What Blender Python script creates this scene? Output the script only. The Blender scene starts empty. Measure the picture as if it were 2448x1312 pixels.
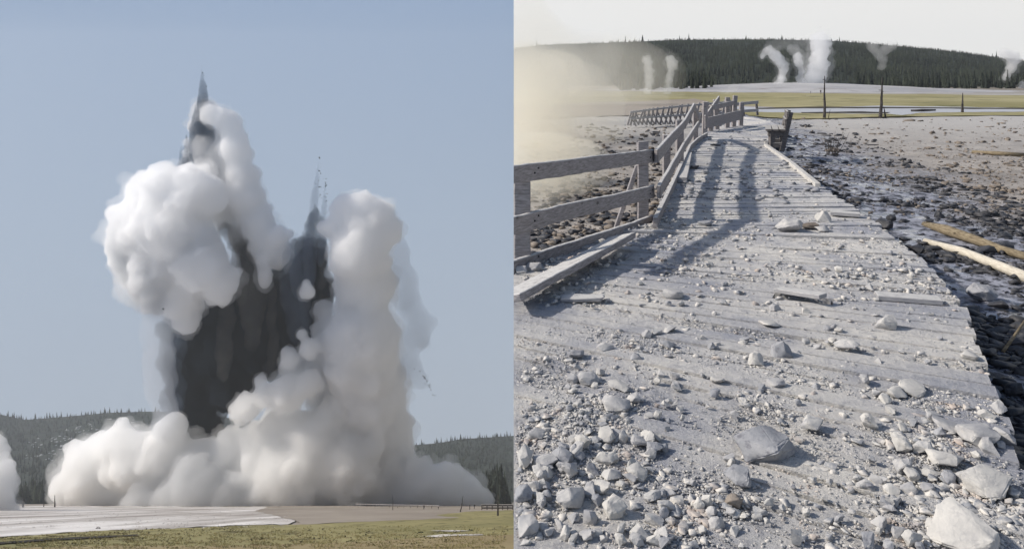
import bpy, bmesh, math, random
import numpy as np
from mathutils import Vector, Matrix, noise as mnoise
R = math.radians
SC = bpy.context.scene
COL = SC.collection
rnd = random.Random(7)
rng = np.random.default_rng(11)

# ------------------------------------------------------------------ camera, sky, sun, exposure
F = 1676.0            # focal length in photo pixels
PX0, PY0 = 1228.0, 195.0
H = 1.6
cam_d = bpy.data.cameras.new('camera'); cam = bpy.data.objects.new('camera', cam_d); COL.objects.link(cam)
cam.location = (0, 0, H); cam.rotation_euler = (R(90), 0, 0)
cam_d.sensor_width = 36; cam_d.lens = 36 * F / 2448
cam_d.shift_x = (1224 - PX0) / 2448; cam_d.shift_y = -(656 - PY0) / 2448
cam_d.clip_start = 0.05; cam_d.clip_end = 5000
SC.camera = cam

SUN_AZ, SUN_EL = R(-88), R(35)      # azimuth measured from straight ahead (+Y), negative = left
w = bpy.data.worlds.new('World'); SC.world = w; w.use_nodes = True
nt = w.node_tree; N = nt.nodes; L = nt.links; N.clear()
def nd(tree, typ, **kw):
    n = tree.nodes.new(typ)
    for k, v in kw.items(): setattr(n, k, v)
    return n
out = nd(nt, 'ShaderNodeOutputWorld'); bg = nd(nt, 'ShaderNodeBackground'); bg.inputs['Strength'].default_value = 1.0
L.new(bg.outputs[0], out.inputs[0])
sky = nd(nt, 'ShaderNodeTexSky', sky_type='NISHITA'); sky.sun_disc = False
sky.sun_elevation = SUN_EL; sky.sun_rotation = SUN_AZ; sky.air_density = 1.0; sky.dust_density = 1.5
tc = nd(nt, 'ShaderNodeTexCoord'); sep = nd(nt, 'ShaderNodeSeparateXYZ'); L.new(tc.outputs['Generated'], sep.inputs[0])
skyv = nd(nt, 'ShaderNodeVectorMath', operation='SCALE'); skyv.inputs['Scale'].default_value = 0.12
L.new(sky.outputs[0], skyv.inputs[0])
def ramp(tree, pts, interp='LINEAR'):
    r = nd(tree, 'ShaderNodeValToRGB'); cr = r.color_ramp; cr.interpolation = interp
    while len(cr.elements) > 1: cr.elements.remove(cr.elements[-1])
    cr.elements[0].position = pts[0][0]; cr.elements[0].color = (*pts[0][1], 1)
    for p, c in pts[1:]:
        e = cr.elements.new(p); e.color = (*c, 1)
    return r
def mapr(tree, sock, a, b, c=0.0, d=1.0):
    m = nd(tree, 'ShaderNodeMapRange'); m.inputs[1].default_value = a; m.inputs[2].default_value = b
    m.inputs[3].default_value = c; m.inputs[4].default_value = d
    tree.links.new(sock, m.inputs[0]); return m.outputs[0]
zl = mapr(nt, sep.outputs[2], -0.6, 0.3)
rl = ramp(nt, [(0.0, (.42, .465, .52)), (0.15, (.40, .455, .53)), (0.45, (.345, .425, .54)), (0.75, (.28, .375, .53)), (0.84, (.295, .39, .555)), (1.0, (.25, .35, .53))])
L.new(zl, rl.inputs[0])
zr = mapr(nt, sep.outputs[2], -0.3, 0.5)
rr = ramp(nt, [(0.0, (.42, .41, .40)), (0.36, (.66, .63, .57)), (0.40, (.88, .87, .845)), (0.52, (.86, .855, .84)), (0.7, (.60, .63, .68)), (1.0, (.25, .33, .48))])
L.new(zr, rr.inputs[0])
side = mapr(nt, sep.outputs[0], -0.0002, 0.0002)
mx = nd(nt, 'ShaderNodeMix', data_type='RGBA'); L.new(side, mx.inputs[0]); L.new(rl.outputs[0], mx.inputs[6]); L.new(rr.outputs[0], mx.inputs[7])
up = mapr(nt, sep.outputs[2], 0.2, 0.55)
mx2 = nd(nt, 'ShaderNodeMix', data_type='RGBA'); L.new(up, mx2.inputs[0]); L.new(mx.outputs[2], mx2.inputs[6]); L.new(skyv.outputs[0], mx2.inputs[7])
L.new(mx2.outputs[2], bg.inputs[0])

sd = bpy.data.lights.new('sun', 'SUN'); sd.energy = 4.3; sd.angle = R(1.5); sd.color = (1, .93, .84)
sun = bpy.data.objects.new('sun', sd); COL.objects.link(sun)
sdir = Vector((math.sin(SUN_AZ) * math.cos(SUN_EL), math.cos(SUN_AZ) * math.cos(SUN_EL), math.sin(SUN_EL)))
sun.rotation_euler = sdir.to_track_quat('Z', 'Y').to_euler()
SC.view_settings.view_transform = 'Standard'; SC.view_settings.look = 'None'
SC.view_settings.exposure = 0.0; SC.view_settings.gamma = 1.0
cy = SC.cycles
cy.use_denoising = True; cy.volume_bounces = 24; cy.max_bounces = 28; cy.diffuse_bounces = 3; cy.glossy_bounces = 3
cy.transparent_max_bounces = 16; cy.caustics_reflective = False; cy.caustics_refractive = False
cy.use_adaptive_sampling = True; cy.adaptive_threshold = 0.02

# ------------------------------------------------------------------ helpers
def G(px, py, z=0.0):
    Y = (H - z) * F / (py - PY0)
    return Vector(((px - PX0) / F * Y, Y, z))
def S(px, py, Y):
    return Vector(((px - PX0) / F * Y, Y, H - (py - PY0) / F * Y))
PITCH = math.atan((1190 - PY0) / F); SN, CS = math.sin(PITCH), math.cos(PITCH); EY = 3.0
def GL(px, py, lift=0.0):
    Y = (EY - lift) / (CS * (py - PY0) / F - SN)
    return S(px, py, Y)
NL = Vector((0, SN, CS))                       # normal of the left plain, which falls away from the viewer

def tag(o, label=None, cat=None, group=None, kind=None):
    if label: o['label'] = label
    if cat: o['category'] = cat
    if group: o['group'] = group
    if kind: o['kind'] = kind
    return o
def empty(name, loc, label=None, cat=None, group=None):
    o = bpy.data.objects.new(name, None); COL.objects.link(o); o.location = loc
    return tag(o, label, cat, group)
def link(name, me, mat=None, parent=None, smooth=False):
    o = bpy.data.objects.new(name, me); COL.objects.link(o)
    if mat is not None:
        me.materials.clear(); me.materials.append(mat)
    if smooth: me.polygons.foreach_set('use_smooth', np.ones(len(me.polygons), bool))
    if parent is not None:
        o.parent = parent
    return o
def mesh_np(name, verts, faces):
    """verts (n,3) ndarray, faces (m,k) ndarray of one polygon size"""
    me = bpy.data.meshes.new(name); faces = np.asarray(faces, np.int32); verts = np.asarray(verts, np.float32)
    m, k = faces.shape
    me.vertices.add(len(verts)); me.vertices.foreach_set('co', verts.ravel())
    me.loops.add(m * k); me.loops.foreach_set('vertex_index', faces.ravel())
    me.polygons.add(m); me.polygons.foreach_set('loop_start', np.arange(0, m * k, k, dtype=np.int32))
    me.update(calc_edges=True); me.validate()
    return me
def bm_mesh(name, bm):
    me = bpy.data.meshes.new(name); bm.to_mesh(me); bm.free(); return me
def cut_seam(bm, x=0.0, keep_right=True):
    """trim geometry by the wall plane x = 0 where the two places meet, and close the cut"""
    xs = [v.co.x for v in bm.verts]
    if not xs: return bm
    if (keep_right and min(xs) >= x) or (not keep_right and max(xs) <= x): return bm
    r = bmesh.ops.bisect_plane(bm, geom=bm.verts[:] + bm.edges[:] + bm.faces[:], dist=1e-6, plane_co=(x, 0, 0), plane_no=(1, 0, 0),
                               clear_inner=keep_right, clear_outer=not keep_right)
    es = [e for e in r['geom_cut'] if isinstance(e, bmesh.types.BMEdge)]
    bmesh.ops.holes_fill(bm, edges=es, sides=0)
    return bm
def add_box(bm, a, b, w, h, up=(0, 0, 1), roll=0.0, bev=0.0):
    """a beam from a to b, w wide, h high"""
    a, b = Vector(a), Vector(b); d = (b - a); ln = d.length; d.normalize()
    s = d.cross(Vector(up)).normalized(); u = s.cross(d)
    if roll:
        q = Matrix.Rotation(roll, 3, d); s = q @ s; u = q @ u
    vs = []
    for t in (a, b):
        for i, j in ((-1, -1), (1, -1), (1, 1), (-1, 1)):
            vs.append(bm.verts.new(t + s * (w / 2 * i) + u * (h / 2 * j)))
    fs = [(0, 1, 2, 3), (7, 6, 5, 4), (0, 4, 5, 1), (1, 5, 6, 2), (2, 6, 7, 3), (3, 7, 4, 0)]
    nf = [bm.faces.new([vs[i] for i in f]) for f in fs]
    if bev:
        es = {e for f in nf for e in f.edges}
        bmesh.ops.bevel(bm, geom=list(es), offset=bev, segments=1, affect='EDGES')
    return bm
def add_tube(bm, pts, rads, seg=7):
    rings = []
    n = len(pts)
    for i, p in enumerate(pts):
        p = Vector(p); d = (Vector(pts[min(i + 1, n - 1)]) - Vector(pts[max(i - 1, 0)])).normalized()
        ref = Vector((0, 1, 0)) if abs(d.z) > .8 else Vector((0, 0, 1))
        s = d.cross(ref).normalized(); u = s.cross(d)
        rings.append([bm.verts.new(p + (s * math.cos(t) + u * math.sin(t)) * rads[i]) for t in [2 * math.pi * k / seg for k in range(seg)]])
    for a, b in zip(rings, rings[1:]):
        for k in range(seg): bm.faces.new((a[k], a[(k + 1) % seg], b[(k + 1) % seg], b[k]))
    bm.faces.new(rings[0][::-1]); bm.faces.new(rings[-1])
    return bm

# ------------------------------------------------------------------ materials
def new_mat(name):
    m = bpy.data.materials.new(name); m.use_nodes = True; t = m.node_tree
    b = t.nodes['Principled BSDF']; return m, t, b
def tex(t, kind, scale, detail=6, rough=.6, vec=None, **kw):
    n = t.nodes.new({'noise': 'ShaderNodeTexNoise', 'voronoi': 'ShaderNodeTexVoronoi', 'wave': 'ShaderNodeTexWave'}[kind])
    n.inputs['Scale'].default_value = scale
    if kind == 'noise': n.inputs['Detail'].default_value = detail; n.inputs['Roughness'].default_value = rough
    for k, v in kw.items():
        if k in n.inputs: n.inputs[k].default_value = v
        else: setattr(n, k, v)
    if vec is not None: t.links.new(vec, n.inputs['Vector'])
    return n
def coords(t, scale=(1, 1, 1), rot=(0, 0, 0)):
    g = t.nodes.new('ShaderNodeNewGeometry'); m = t.nodes.new('ShaderNodeMapping')
    m.inputs['Scale'].default_value = scale; m.inputs['Rotation'].default_value = rot
    t.links.new(g.outputs['Position'], m.inputs[0]); return m.outputs[0]
def mixc(t, fac, a, b, blend='MIX'):
    m = t.nodes.new('ShaderNodeMix'); m.data_type = 'RGBA'; m.blend_type = blend
    for i, v in ((0, fac), (6, a), (7, b)):
        if hasattr(v, 'default_value'): t.links.new(v, m.inputs[i])
        elif i == 0: m.inputs[0].default_value = v
        else: m.inputs[i].default_value = (*v, 1)
    return m.outputs[2]
def bump(t, h, strength=.5, dist=.02, prev=None):
    b = t.nodes.new('ShaderNodeBump'); b.inputs['Strength'].default_value = strength; b.inputs['Distance'].default_value = dist
    t.links.new(h, b.inputs['Height'])
    if prev is not None: t.links.new(prev, b.inputs['Normal'])
    return b.outputs[0]
def simple(name, c1, c2, scale=3, rough=.9, bscale=40, bstr=.4, bdist=.01, stretch=(1, 1, 1), spec=.2, lo=.35, hi=.65, c3=None, s3=60):
    m, t, b = new_mat(name); v = coords(t, stretch)
    n = tex(t, 'noise', scale, 6, .6, v); f = mapr(t, n.outputs[0], lo, hi)
    c = mixc(t, f, c1, c2)
    if c3 is not None:
        n3 = tex(t, 'noise', s3, 3, .6, v); c = mixc(t, mapr(t, n3.outputs[0], .55, .7), c, c3)
    t.links.new(c, b.inputs['Base Color']); b.inputs['Roughness'].default_value = rough; b.inputs['Specular IOR Level'].default_value = spec
    if bstr:
        n2 = tex(t, 'noise', bscale, 5, .65, v); t.links.new(bump(t, n2.outputs[0], bstr, bdist), b.inputs['Normal'])
    return m
M = {}
M['rock'] = simple('rock_dusty', (.34, .34, .35), (.55, .535, .505), 9, .95, 45, .6, .008, c3=(.32, .32, .33), s3=30)
M['rock_pale'] = simple('rock_pale', (.44, .43, .41), (.60, .58, .54), 7, .95, 45, .6, .008, c3=(.42, .41, .40), s3=30)
M['rock_grey'] = simple('rock_grey', (.25, .26, .28), (.40, .40, .41), 8, .95, 45, .6, .008, c3=(.2, .2, .22), s3=30)
M['rock_dark'] = simple('rock_wet_dark', (.02, .021, .026), (.07, .07, .075), 8, .55, 40, .6, .01, spec=.4)
M['rock_tan'] = simple('rock_tan', (.12, .10, .085), (.30, .26, .22), 6, .95, 40, .6, .01)
m, t, b = new_mat('ash_dust'); v = coords(t)
na = tex(t, 'noise', 1.1, 5, .6, v); nb = tex(t, 'noise', 14, 8, .75, v); nc = tex(t, 'noise', 70, 5, .7, v)
c = mixc(t, mapr(t, na.outputs[0], .38, .62), (.38, .39, .43), (.70, .675, .63)); c = mixc(t, mapr(t, nb.outputs[0], .52, .68, 0, .7), c, (.26, .265, .30)); c = mixc(t, mapr(t, nc.outputs[0], .54, .66, 0, .6), c, (.76, .73, .66))
t.links.new(c, b.inputs['Base Color']); b.inputs['Roughness'].default_value = .97; b.inputs['Specular IOR Level'].default_value = .15
t.links.new(bump(t, nb.outputs[0], .9, .035, bump(t, nc.outputs[0], .8, .010)), b.inputs['Normal']); M['dust'] = m
M['gravel'] = simple('gravel', (.27, .28, .30), (.64, .61, .56), 22, .95, 90, .5, .004, lo=.42, hi=.58, c3=(.50, .42, .36), s3=5)
def wood(name, c1, c2, dusty=None):
    m, t, b = new_mat(name); 
    tcn = t.nodes.new('ShaderNodeTexCoord'); mp = t.nodes.new('ShaderNodeMapping'); mp.inputs['Scale'].default_value = (6, 6, 6)
    g = coords(t, (5, 5, 30)); n = tex(t, 'noise', 2.5, 6, .65, g)
    c = mixc(t, mapr(t, n.outputs[0], .35, .65), c1, c2)
    st = tex(t, 'noise', 3.0, 5, .7, coords(t, (2, 2, 60))); c = mixc(t, mapr(t, st.outputs[0], .56, .66, 0, .7), c, tuple(x * .35 for x in c1))
    kn = tex(t, 'voronoi', 3.2, vec=coords(t, (1, 1, 1.7))); c = mixc(t, mapr(t, kn.outputs['Distance'], .05, .12, .8, 0), c, tuple(x * .3 for x in c1))
    nf = tex(t, 'noise', 60, 4, .6, coords(t))
    if dusty:
        geo = t.nodes.new('ShaderNodeNewGeometry'); sx = t.nodes.new('ShaderNodeSeparateXYZ'); t.links.new(geo.outputs['Normal'], sx.inputs[0])
        nn = tex(t, 'noise', 18, 5, .7, coords(t))
        ad = t.nodes.new('ShaderNodeMath'); ad.operation = 'MULTIPLY'; t.links.new(mapr(t, sx.outputs[2], .3, .8), ad.inputs[0]); t.links.new(mapr(t, nn.outputs[0], .3, .5), ad.inputs[1])
        c = mixc(t, ad.outputs[0], c, dusty)
    t.links.new(c, b.inputs['Base Color']); b.inputs['Roughness'].default_value = .9; b.inputs['Specular IOR Level'].default_value = .2
    t.links.new(bump(t, n.outputs[0], .5, .006, bump(t, nf.outputs[0], .4, .003)), b.inputs['Normal'])
    return m
M['wood'] = wood('weathered_wood', (.20, .185, .185), (.36, .34, .34), (.55, .54, .52))
M['wood_dark'] = wood('weathered_wood_dark', (.09, .085, .085), (.20, .185, .18), (.45, .44, .42))
M['deck'] = wood('deck_planks', (.28, .28, .30), (.40, .395, .39), (.52, .51, .49))
M['log_pale'] = wood('pale_log', (.50, .46, .38), (.68, .63, .53))
M['log_brown'] = wood('brown_log', (.14, .11, .07), (.30, .25, .17))
M['bark'] = simple('dead_bark', (.03, .028, .028), (.10, .09, .085), 5, .95, 30, .6, .02)
M['forest'] = simple('conifer_foliage', (.007, .011, .012), (.045, .055, .036), .035, .95, 2, .0, .1, c3=(.05, .06, .045), s3=.6)
M['conifer'] = simple('conifer_dark', (.006, .010, .008), (.020, .030, .018), .8, .95, 2, .0, .1)
M['forest_floor'] = simple('forest_floor', (.012, .018, .014), (.035, .045, .030), .05, .95, 1, .3, .5)
M['cliff'] = simple('pale_cliff', (.24, .25, .26), (.46, .46, .45), .3, .9, 2, .5, .5)
M['meadow'] = simple('meadow_grass', (.24, .22, .10), (.38, .34, .19), .10, .95, 6, .5, .05, stretch=(.6, .6, 1), c3=(.13, .13, .06), s3=.5)
M['grassL'] = simple('grass_bank', (.22, .205, .09), (.33, .295, .14), .12, .95, 6, .5, .05, stretch=(.8, .3, .3), c3=(.12, .105, .045), s3=.5)
M['brownL'] = simple('dry_grass_slope', (.27, .215, .115), (.33, .27, .15), .2, .95, 6, .3, .05, stretch=(.8, .3, .3))
M['tanL'] = simple('tan_gravel_flat', (.26, .225, .19), (.36, .315, .265), .06, .95, 4, .3, .05, stretch=(.8, .3, .3))
M['sinter'] = simple('white_sinter', (.34, .305, .275), (.84, .81, .775), .14, .9, 3, .4, .05, stretch=(1, .12, .12), c3=(.33, .29, .26), s3=.5)
M['sinterR'] = simple('sinter_mound', (.30, .30, .315), (.50, .49, .48), .08, .9, 3, .4, .05, stretch=(.5, .5, 1), c3=(.25, .23, .22), s3=.3)
m, t, b = new_mat('river_water'); b.inputs['Base Color'].default_value = (.44, .45, .47, 1); b.inputs['Roughness'].default_value = .5  # pale base stands in for the sky's white reflection
b.inputs['Specular IOR Level'].default_value = .6; t.links.new(bump(t, tex(t, 'noise', 3, 3, .5, coords(t, (.3, 1, 1))).outputs[0], .15, .05), b.inputs['Normal']); M['water'] = m
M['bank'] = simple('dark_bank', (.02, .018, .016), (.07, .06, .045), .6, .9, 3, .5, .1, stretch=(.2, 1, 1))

# mud flat: wet and glossy beside the boardwalk, dry tan further right
m, t, b = new_mat('mud_flat')
v = coords(t); n1 = tex(t, 'noise', .45, 6, .6, v); sx = t.nodes.new('ShaderNodeSeparateXYZ'); t.links.new(v, sx.inputs[0])
# distance from the boardwalk axis: x - 0.25*y
ma = t.nodes.new('ShaderNodeMath'); ma.operation = 'MULTIPLY_ADD'; ma.inputs[1].default_value = -.25; t.links.new(sx.outputs[1], ma.inputs[0]); t.links.new(sx.outputs[0], ma.inputs[2])
mb = t.nodes.new('ShaderNodeMath'); mb.operation = 'MULTIPLY_ADD'; mb.inputs[1].default_value = 4.5; t.links.new(n1.outputs[0], mb.inputs[0]); t.links.new(ma.outputs[0], mb.inputs[2])
dry = mapr(t, mb.outputs[0], 6.2, 8.2)
n2 = tex(t, 'noise', 7, 8, .7, v); n3 = tex(t, 'noise', 1.2, 5, .6, v)
wet = mixc(t, mapr(t, n2.outputs[0], .42, .56), (.022, .024, .032), (.30, .31, .36))
dryc = mixc(t, mapr(t, n3.outputs[0], .35, .65), (.25, .225, .20), (.40, .365, .325))
dryc = mixc(t, mapr(t, n2.outputs[0], .56, .66), dryc, (.17, .145, .12))
lm = t.nodes.new('ShaderNodeMath'); lm.operation = 'MAXIMUM'; t.links.new(dry, lm.inputs[0]); t.links.new(mapr(t, ma.outputs[0], .2, .9, 1, 0), lm.inputs[1]); dry = lm.outputs[0]
far = mapr(t, sx.outputs[1], 17, 34); dryc = mixc(t, far, dryc, (.45, .43, .40)); dryc = mixc(t, mapr(t, sx.outputs[1], 95, 140), dryc, (.20, .17, .13))
t.links.new(mixc(t, dry, wet, dryc), b.inputs['Base Color'])
pl = mapr(t, tex(t, 'noise', 2.6, 6, .65, coords(t, (1, .55, 1))).outputs[0], .50, .56)
sub = t.nodes.new('ShaderNodeMath'); sub.operation = 'SUBTRACT'; sub.use_clamp = True; t.links.new(pl, sub.inputs[0]); t.links.new(dry, sub.inputs[1])
t.links.new(mapr(t, sub.outputs[0], 0, 1, .75, .10), b.inputs['Roughness']); b.inputs['Specular IOR Level'].default_value = .6
bn_ = t.nodes.new('ShaderNodeBump'); bn_.inputs['Distance'].default_value = .04; t.links.new(n2.outputs[0], bn_.inputs['Height']); t.links.new(mapr(t, sub.outputs[0], 0, 1, .8, .05), bn_.inputs['Strength']); t.links.new(bn_.outputs[0], b.inputs['Normal']); M['mud'] = m

def vol(name, color, dens, aniso=.0, absorb=(0, 0, 0)):
    m = bpy.data.materials.new(name); m.use_nodes = True; t = m.node_tree; t.nodes.clear()
    o = t.nodes.new('ShaderNodeOutputMaterial'); p = t.nodes.new('ShaderNodeVolumePrincipled')
    p.inputs['Color'].default_value = (*color, 1); p.inputs['Density'].default_value = dens; p.inputs['Anisotropy'].default_value = aniso
    p.inputs['Absorption Color'].default_value = (*absorb, 1)
    t.links.new(p.outputs[0], o.inputs['Volume']); return m
M['steam'] = vol('steam', (.999, .999, .999), .30, 0)
for n_, c_, d_ in (('halo', (.995, .995, .995), .045), ('halo_base', (.99, .99, .985), .045), ('halo_grey', (.85, .86, .87), .05), ('halo_far', (.99, .99, .985), .055), ('steam_shade_tint', (.80, .81, .82), .12)): M[n_] = vol(n_, c_, d_, 0)  # last entry is white steam darkened to carry shade in its colour
M['steam_veil'] = vol('steam_veil', (.99, .99, .98), .035, 0)
M['ash_faint'] = vol('ash_faint', (.20, .25, .33), .11, 0)
M['streak'] = vol('streak', (.36, .35, .33), .022, 0); M['streak_blue'] = vol('streak_blue', (.26, .32, .42), .03, 0)
M['steam_base'] = vol('steam_base', (.998, .997, .992), .28, 0)
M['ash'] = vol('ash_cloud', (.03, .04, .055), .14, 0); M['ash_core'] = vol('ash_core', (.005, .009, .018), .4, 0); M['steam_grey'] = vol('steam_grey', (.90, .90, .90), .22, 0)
M['ash_thin'] = vol('ash_thin', (.70, .73, .78), .05, 0)
M['ash_spike'] = vol('ash_spike', (.16, .21, .28), .30, 0)
M['mist'] = vol('warm_mist', (1, .952, .82), .40, 0); M['mist_near'] = vol('warm_mist_near', (1, .952, .82), .5, 0); M['mist_low'] = vol('warm_mist_low', (1, .952, .82), 1.1, 0); M['mist_sky'] = vol('warm_mist_high', (1, .966, .86), .09, 0); M['mist_mid'] = vol('warm_mist_middle', (1, .952, .82), .17, 0); M['mist_thin'] = vol('warm_mist_thin', (1, .966, .86), .05, 0); M['mist_far'] = vol('warm_mist_far', (1, .975, .89), .016, 0)
M['steam_far'] = vol('steam_far', (1, 1, 1), .38, 0)
M['steam_faint'] = vol('steam_faint', (.99, .99, .98), .10, 0)

# ------------------------------------------------------------------ setting, right-hand place
def fbm(x, y, s, o=5, seed=0.0):
    return mnoise.fractal(Vector((x * s + seed, y * s - seed, seed)), 1.0, 2.1, o)

def grid_surface(name, xs, ys, zf, mat, label=None, kind='structure', cat=None):
    X, Yy = np.meshgrid(xs, ys); V = np.empty((X.size, 3))
    V[:, 0] = X.ravel(); V[:, 1] = Yy.ravel()
    V[:, 2] = [zf(a, c) for a, c in zip(V[:, 0], V[:, 1])]
    nx, ny = len(xs), len(ys); i = np.arange((ny - 1) * nx).reshape(ny - 1, nx)[:, :-1].ravel()
    me = mesh_np(name, V, np.stack([i, i + 1, i + nx + 1, i + nx], 1))
    o = link(name, me, mat, smooth=True); tag(o, label, cat, None, kind); return o

# deck edges (left, right) in photo pixels, on the deck plane
LE = [(-1.9 * 1, None)]
def gp(px, py): p = G(px, py); return (p.x, p.y)
RE = [(-.3, -1.2), (1.35, 1.6), gp(2440, 1110), gp(2320, 850), gp(2240, 700), gp(2170, 580), gp(2060, 510), gp(1950, 440), gp(1830, 345), gp(1845, 322), gp(1862, 304), gp(1830, 288), gp(1790, 280)]
LE = [(-2.6, -0.2), (-1.5, 2.6), (-.75, 4.1), (-.2, 5.4), (.04, 6.2), (.75, 7.15), gp(1558, 531), gp(1582, 470), gp(1652, 345), gp(1690, 313), gp(1735, 298), gp(1765, 286), gp(1775, 279)]
def resample(P, n):
    P = np.array(P, float); d = np.r_[0, np.cumsum(np.hypot(*np.diff(P, axis=0).T))]; s = np.linspace(0, d[-1], n)
    return np.stack([np.interp(s, d, P[:, 0]), np.interp(s, d, P[:, 1])], 1)
segn = [26, 12, 10, 10, 12, 11, 16, 50, 40, 16, 14, 12]
LP, RP = [], []
def lerp2(a, c, n): return [(a[0] + (c[0] - a[0]) * k / n, a[1] + (c[1] - a[1]) * k / n) for k in range(n)]
# pairing of edge vertices sets how the planks fan round the bend
PAIR = [((-3.2, .9), (-.3, -1.2)), ((-1.9, 3.0), (1.05, 1.25)), ((-.75, 4.75), (2.12, 2.93)), ((.04, 6.2), (3.2, 5.0)), ((.78, 7.2), (3.72, 6.45)),
        (gp(1558, 531), gp(2085, 525)), (gp(1582, 470), gp(2000, 470)), (gp(1652, 345), gp(1830, 345)), (gp(1690, 313), gp(1856, 316)), (gp(1735, 298), gp(1870, 303)), (gp(1765, 286), gp(1840, 290)), (gp(1775, 279), gp(1795, 280))]
PW = .145
for (la, ra), (lb, rb) in zip(PAIR, PAIR[1:]):
    d = (math.dist(la, lb) + math.dist(ra, rb)) / 2; n = max(1, round(d / PW))
    LP += lerp2(la, lb, n); RP += lerp2(ra, rb, n)
LP.append(PAIR[-1][0]); RP.append(PAIR[-1][1])

def inside_deck(x, y, margin=0.0):
    poly = DECKPOLY; c = False; j = len(poly) - 1
    for i in range(len(poly)):
        if ((poly[i][1] > y) != (poly[j][1] > y)) and x < (poly[j][0] - poly[i][0]) * (y - poly[i][1]) / (poly[j][1] - poly[i][1]) + poly[i][0]: c = not c
        j = i
    return c
DECKPOLY = [p[0] for p in PAIR] + [p[1] for p in PAIR][::-1]

def mud_z(x, y):
    z = -.42 + .05 * fbm(x, y, .35, 4, 3.1) + .035 * fbm(x, y, 1.7, 5, 9)
    if inside_deck(x, y): z = -.5
    return z
ys = np.r_[np.arange(.3, 12, .06), np.arange(12, 26, .15), np.arange(26, 60, .7), np.geomspace(60, 900, 40)]
xs = np.r_[np.arange(0, 9, .06), np.arange(9, 20, .2), np.arange(20, 60, 1.5), np.geomspace(60, 700, 30)]
grid_surface('ground', xs, ys, mud_z, M['mud'])

def sheet(name, pts, mat, z=None, jit=.0, kind='structure', plane=None, cut=True, sub=10):
    """a flat patch of ground cover with an uneven rim, from photo pixels"""
    P = []
    for i in range(len(pts)):
        a, c = pts[i], pts[(i + 1) % len(pts)]
        for k in range(sub):
            s = k / sub; x = a[0] + (c[0] - a[0]) * s; y = a[1] + (c[1] - a[1]) * s
            if jit and k: y += jit * mnoise.noise(Vector((x * .03, y * .3, len(P) * .01))) * 2; x += jit * 4 * mnoise.noise(Vector((x * .02, 7, y * .1)))
            P.append((x, y))
    bm = bmesh.new(); vs = [bm.verts.new(plane(*p) if plane else G(p[0], p[1], z)) for p in P]
    f = bm.faces.new(vs); bmesh.ops.recalc_face_normals(bm, faces=[f])
    bmesh.ops.triangulate(bm, faces=bm.faces[:])
    n = Vector((0, 0, 1)) if not plane else NL
    for f in bm.faces:
        if f.normal.dot(n) < 0: f.normal_flip()
    if cut: cut_seam(bm, 0.0, plane is None)
    o = link(name, bm_mesh(name, bm), mat); tag(o, kind=kind); return o
sheet('meadow', [(1228, 216), (1700, 221), (2448, 228), (2900, 232), (2900, 276), (2448, 276), (2080, 279), (1900, 285), (1790, 277), (1760, 262), (1600, 246), (1228, 262)], M['meadow'], -.375, .8)
sheet('sinter_apron', [(1228, 252), (1500, 243), (1660, 236), (1720, 250), (1850, 256), (1800, 263), (1740, 262), (1650, 268), (1500, 276), (1228, 285)], M['tanL'], -.370, .8)
sheet('river', [(1720, 254), (1900, 258), (2100, 253), (2448, 258), (2900, 262), (2900, 266), (2448, 267), (2200, 270), (2140, 277), (2060, 273), (1920, 270), (1800, 268)], M['water'], -.366, .6)
sheet('river_bank', [(1810, 258), (1960, 255), (2448, 258), (2900, 260), (2900, 262), (2448, 261.5), (2150, 259.5), (2000, 258.8), (1810, 261)], M['bank'], -.362, .4)
sheet('river_bank', [(1915, 268.5), (2060, 266.5), (2130, 269), (2120, 271.5), (2000, 271), (1918, 271)], M['bank'], -.362, .3)
sheet('grass_strip', [(1880, 271.5), (2000, 272), (2120, 272), (2170, 277), (2060, 281), (1900, 285), (1860, 279)], M['meadow'], -.364, .6)

# sinter mound with the far geyser
def mound_z(x, y):
    cx, cy, ax, ay = 66, 165, 38, 34
    q = ((x - cx) / ax) ** 2 + ((y - cy) / ay) ** 2
    return -.6 + 1.9 * math.exp(-q * 1.6) + .12 * fbm(x, y, .12, 4, 2)
grid_surface('sinter_mound', np.linspace(2, 150, 90), np.linspace(110, 230, 60), mound_z, M['sinterR'])

def interp(P, x):
    return float(np.interp(x, [p[0] for p in P], [p[1] for p in P]))
RIDGE_R = [(1228, 118), (1300, 108), (1450, 103), (1600, 97), (1700, 95), (1850, 95), (2000, 99), (2100, 107), (2200, 116), (2300, 127), (2448, 147), (2700, 175), (3100, 185)]
BASE_R = [(1228, 226), (1700, 221), (1800, 212), (2050, 211), (2300, 216), (2448, 219), (3100, 222)]
YR0, YR1 = 300.0, 640.0
def hill_r(px, t):
    """t 0 at the foot, 1 on the ridge"""
    y0, y1 = interp(BASE_R, px), interp(RIDGE_R, px)
    Y = YR0 + (YR1 - YR0) * t; z0 = H - (y0 - PY0) / F * YR0; z1 = H - (y1 - PY0) / F * YR1
    s = t ** .85
    wob = 3.0 * mnoise.fractal(Vector((px * .006, t * 3, 1.7)), 1, 2, 4) * t * (1 - t) * 3
    return Vector(((px - PX0) / F * Y, Y, z0 + (z1 - z0) * s + wob))
def patch(name, fn, us, vs, mat, kind='structure'):
    V = np.array([fn(u, v) for v in vs for u in us]); nx, ny = len(us), len(vs)
    i = np.arange((ny - 1) * nx).reshape(ny - 1, nx)[:, :-1].ravel()
    me = mesh_np(name, V, np.stack([i, i + 1, i + nx + 1, i + nx], 1)); o = link(name, me, mat, smooth=True); return tag(o, kind=kind)
def back(fn):
    return lambda u, v: fn(u, v) if v <= 1 else fn(u, 1) + Vector((0, 80 * (v - 1) * 10, -40 * (v - 1) * 10))
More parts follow.
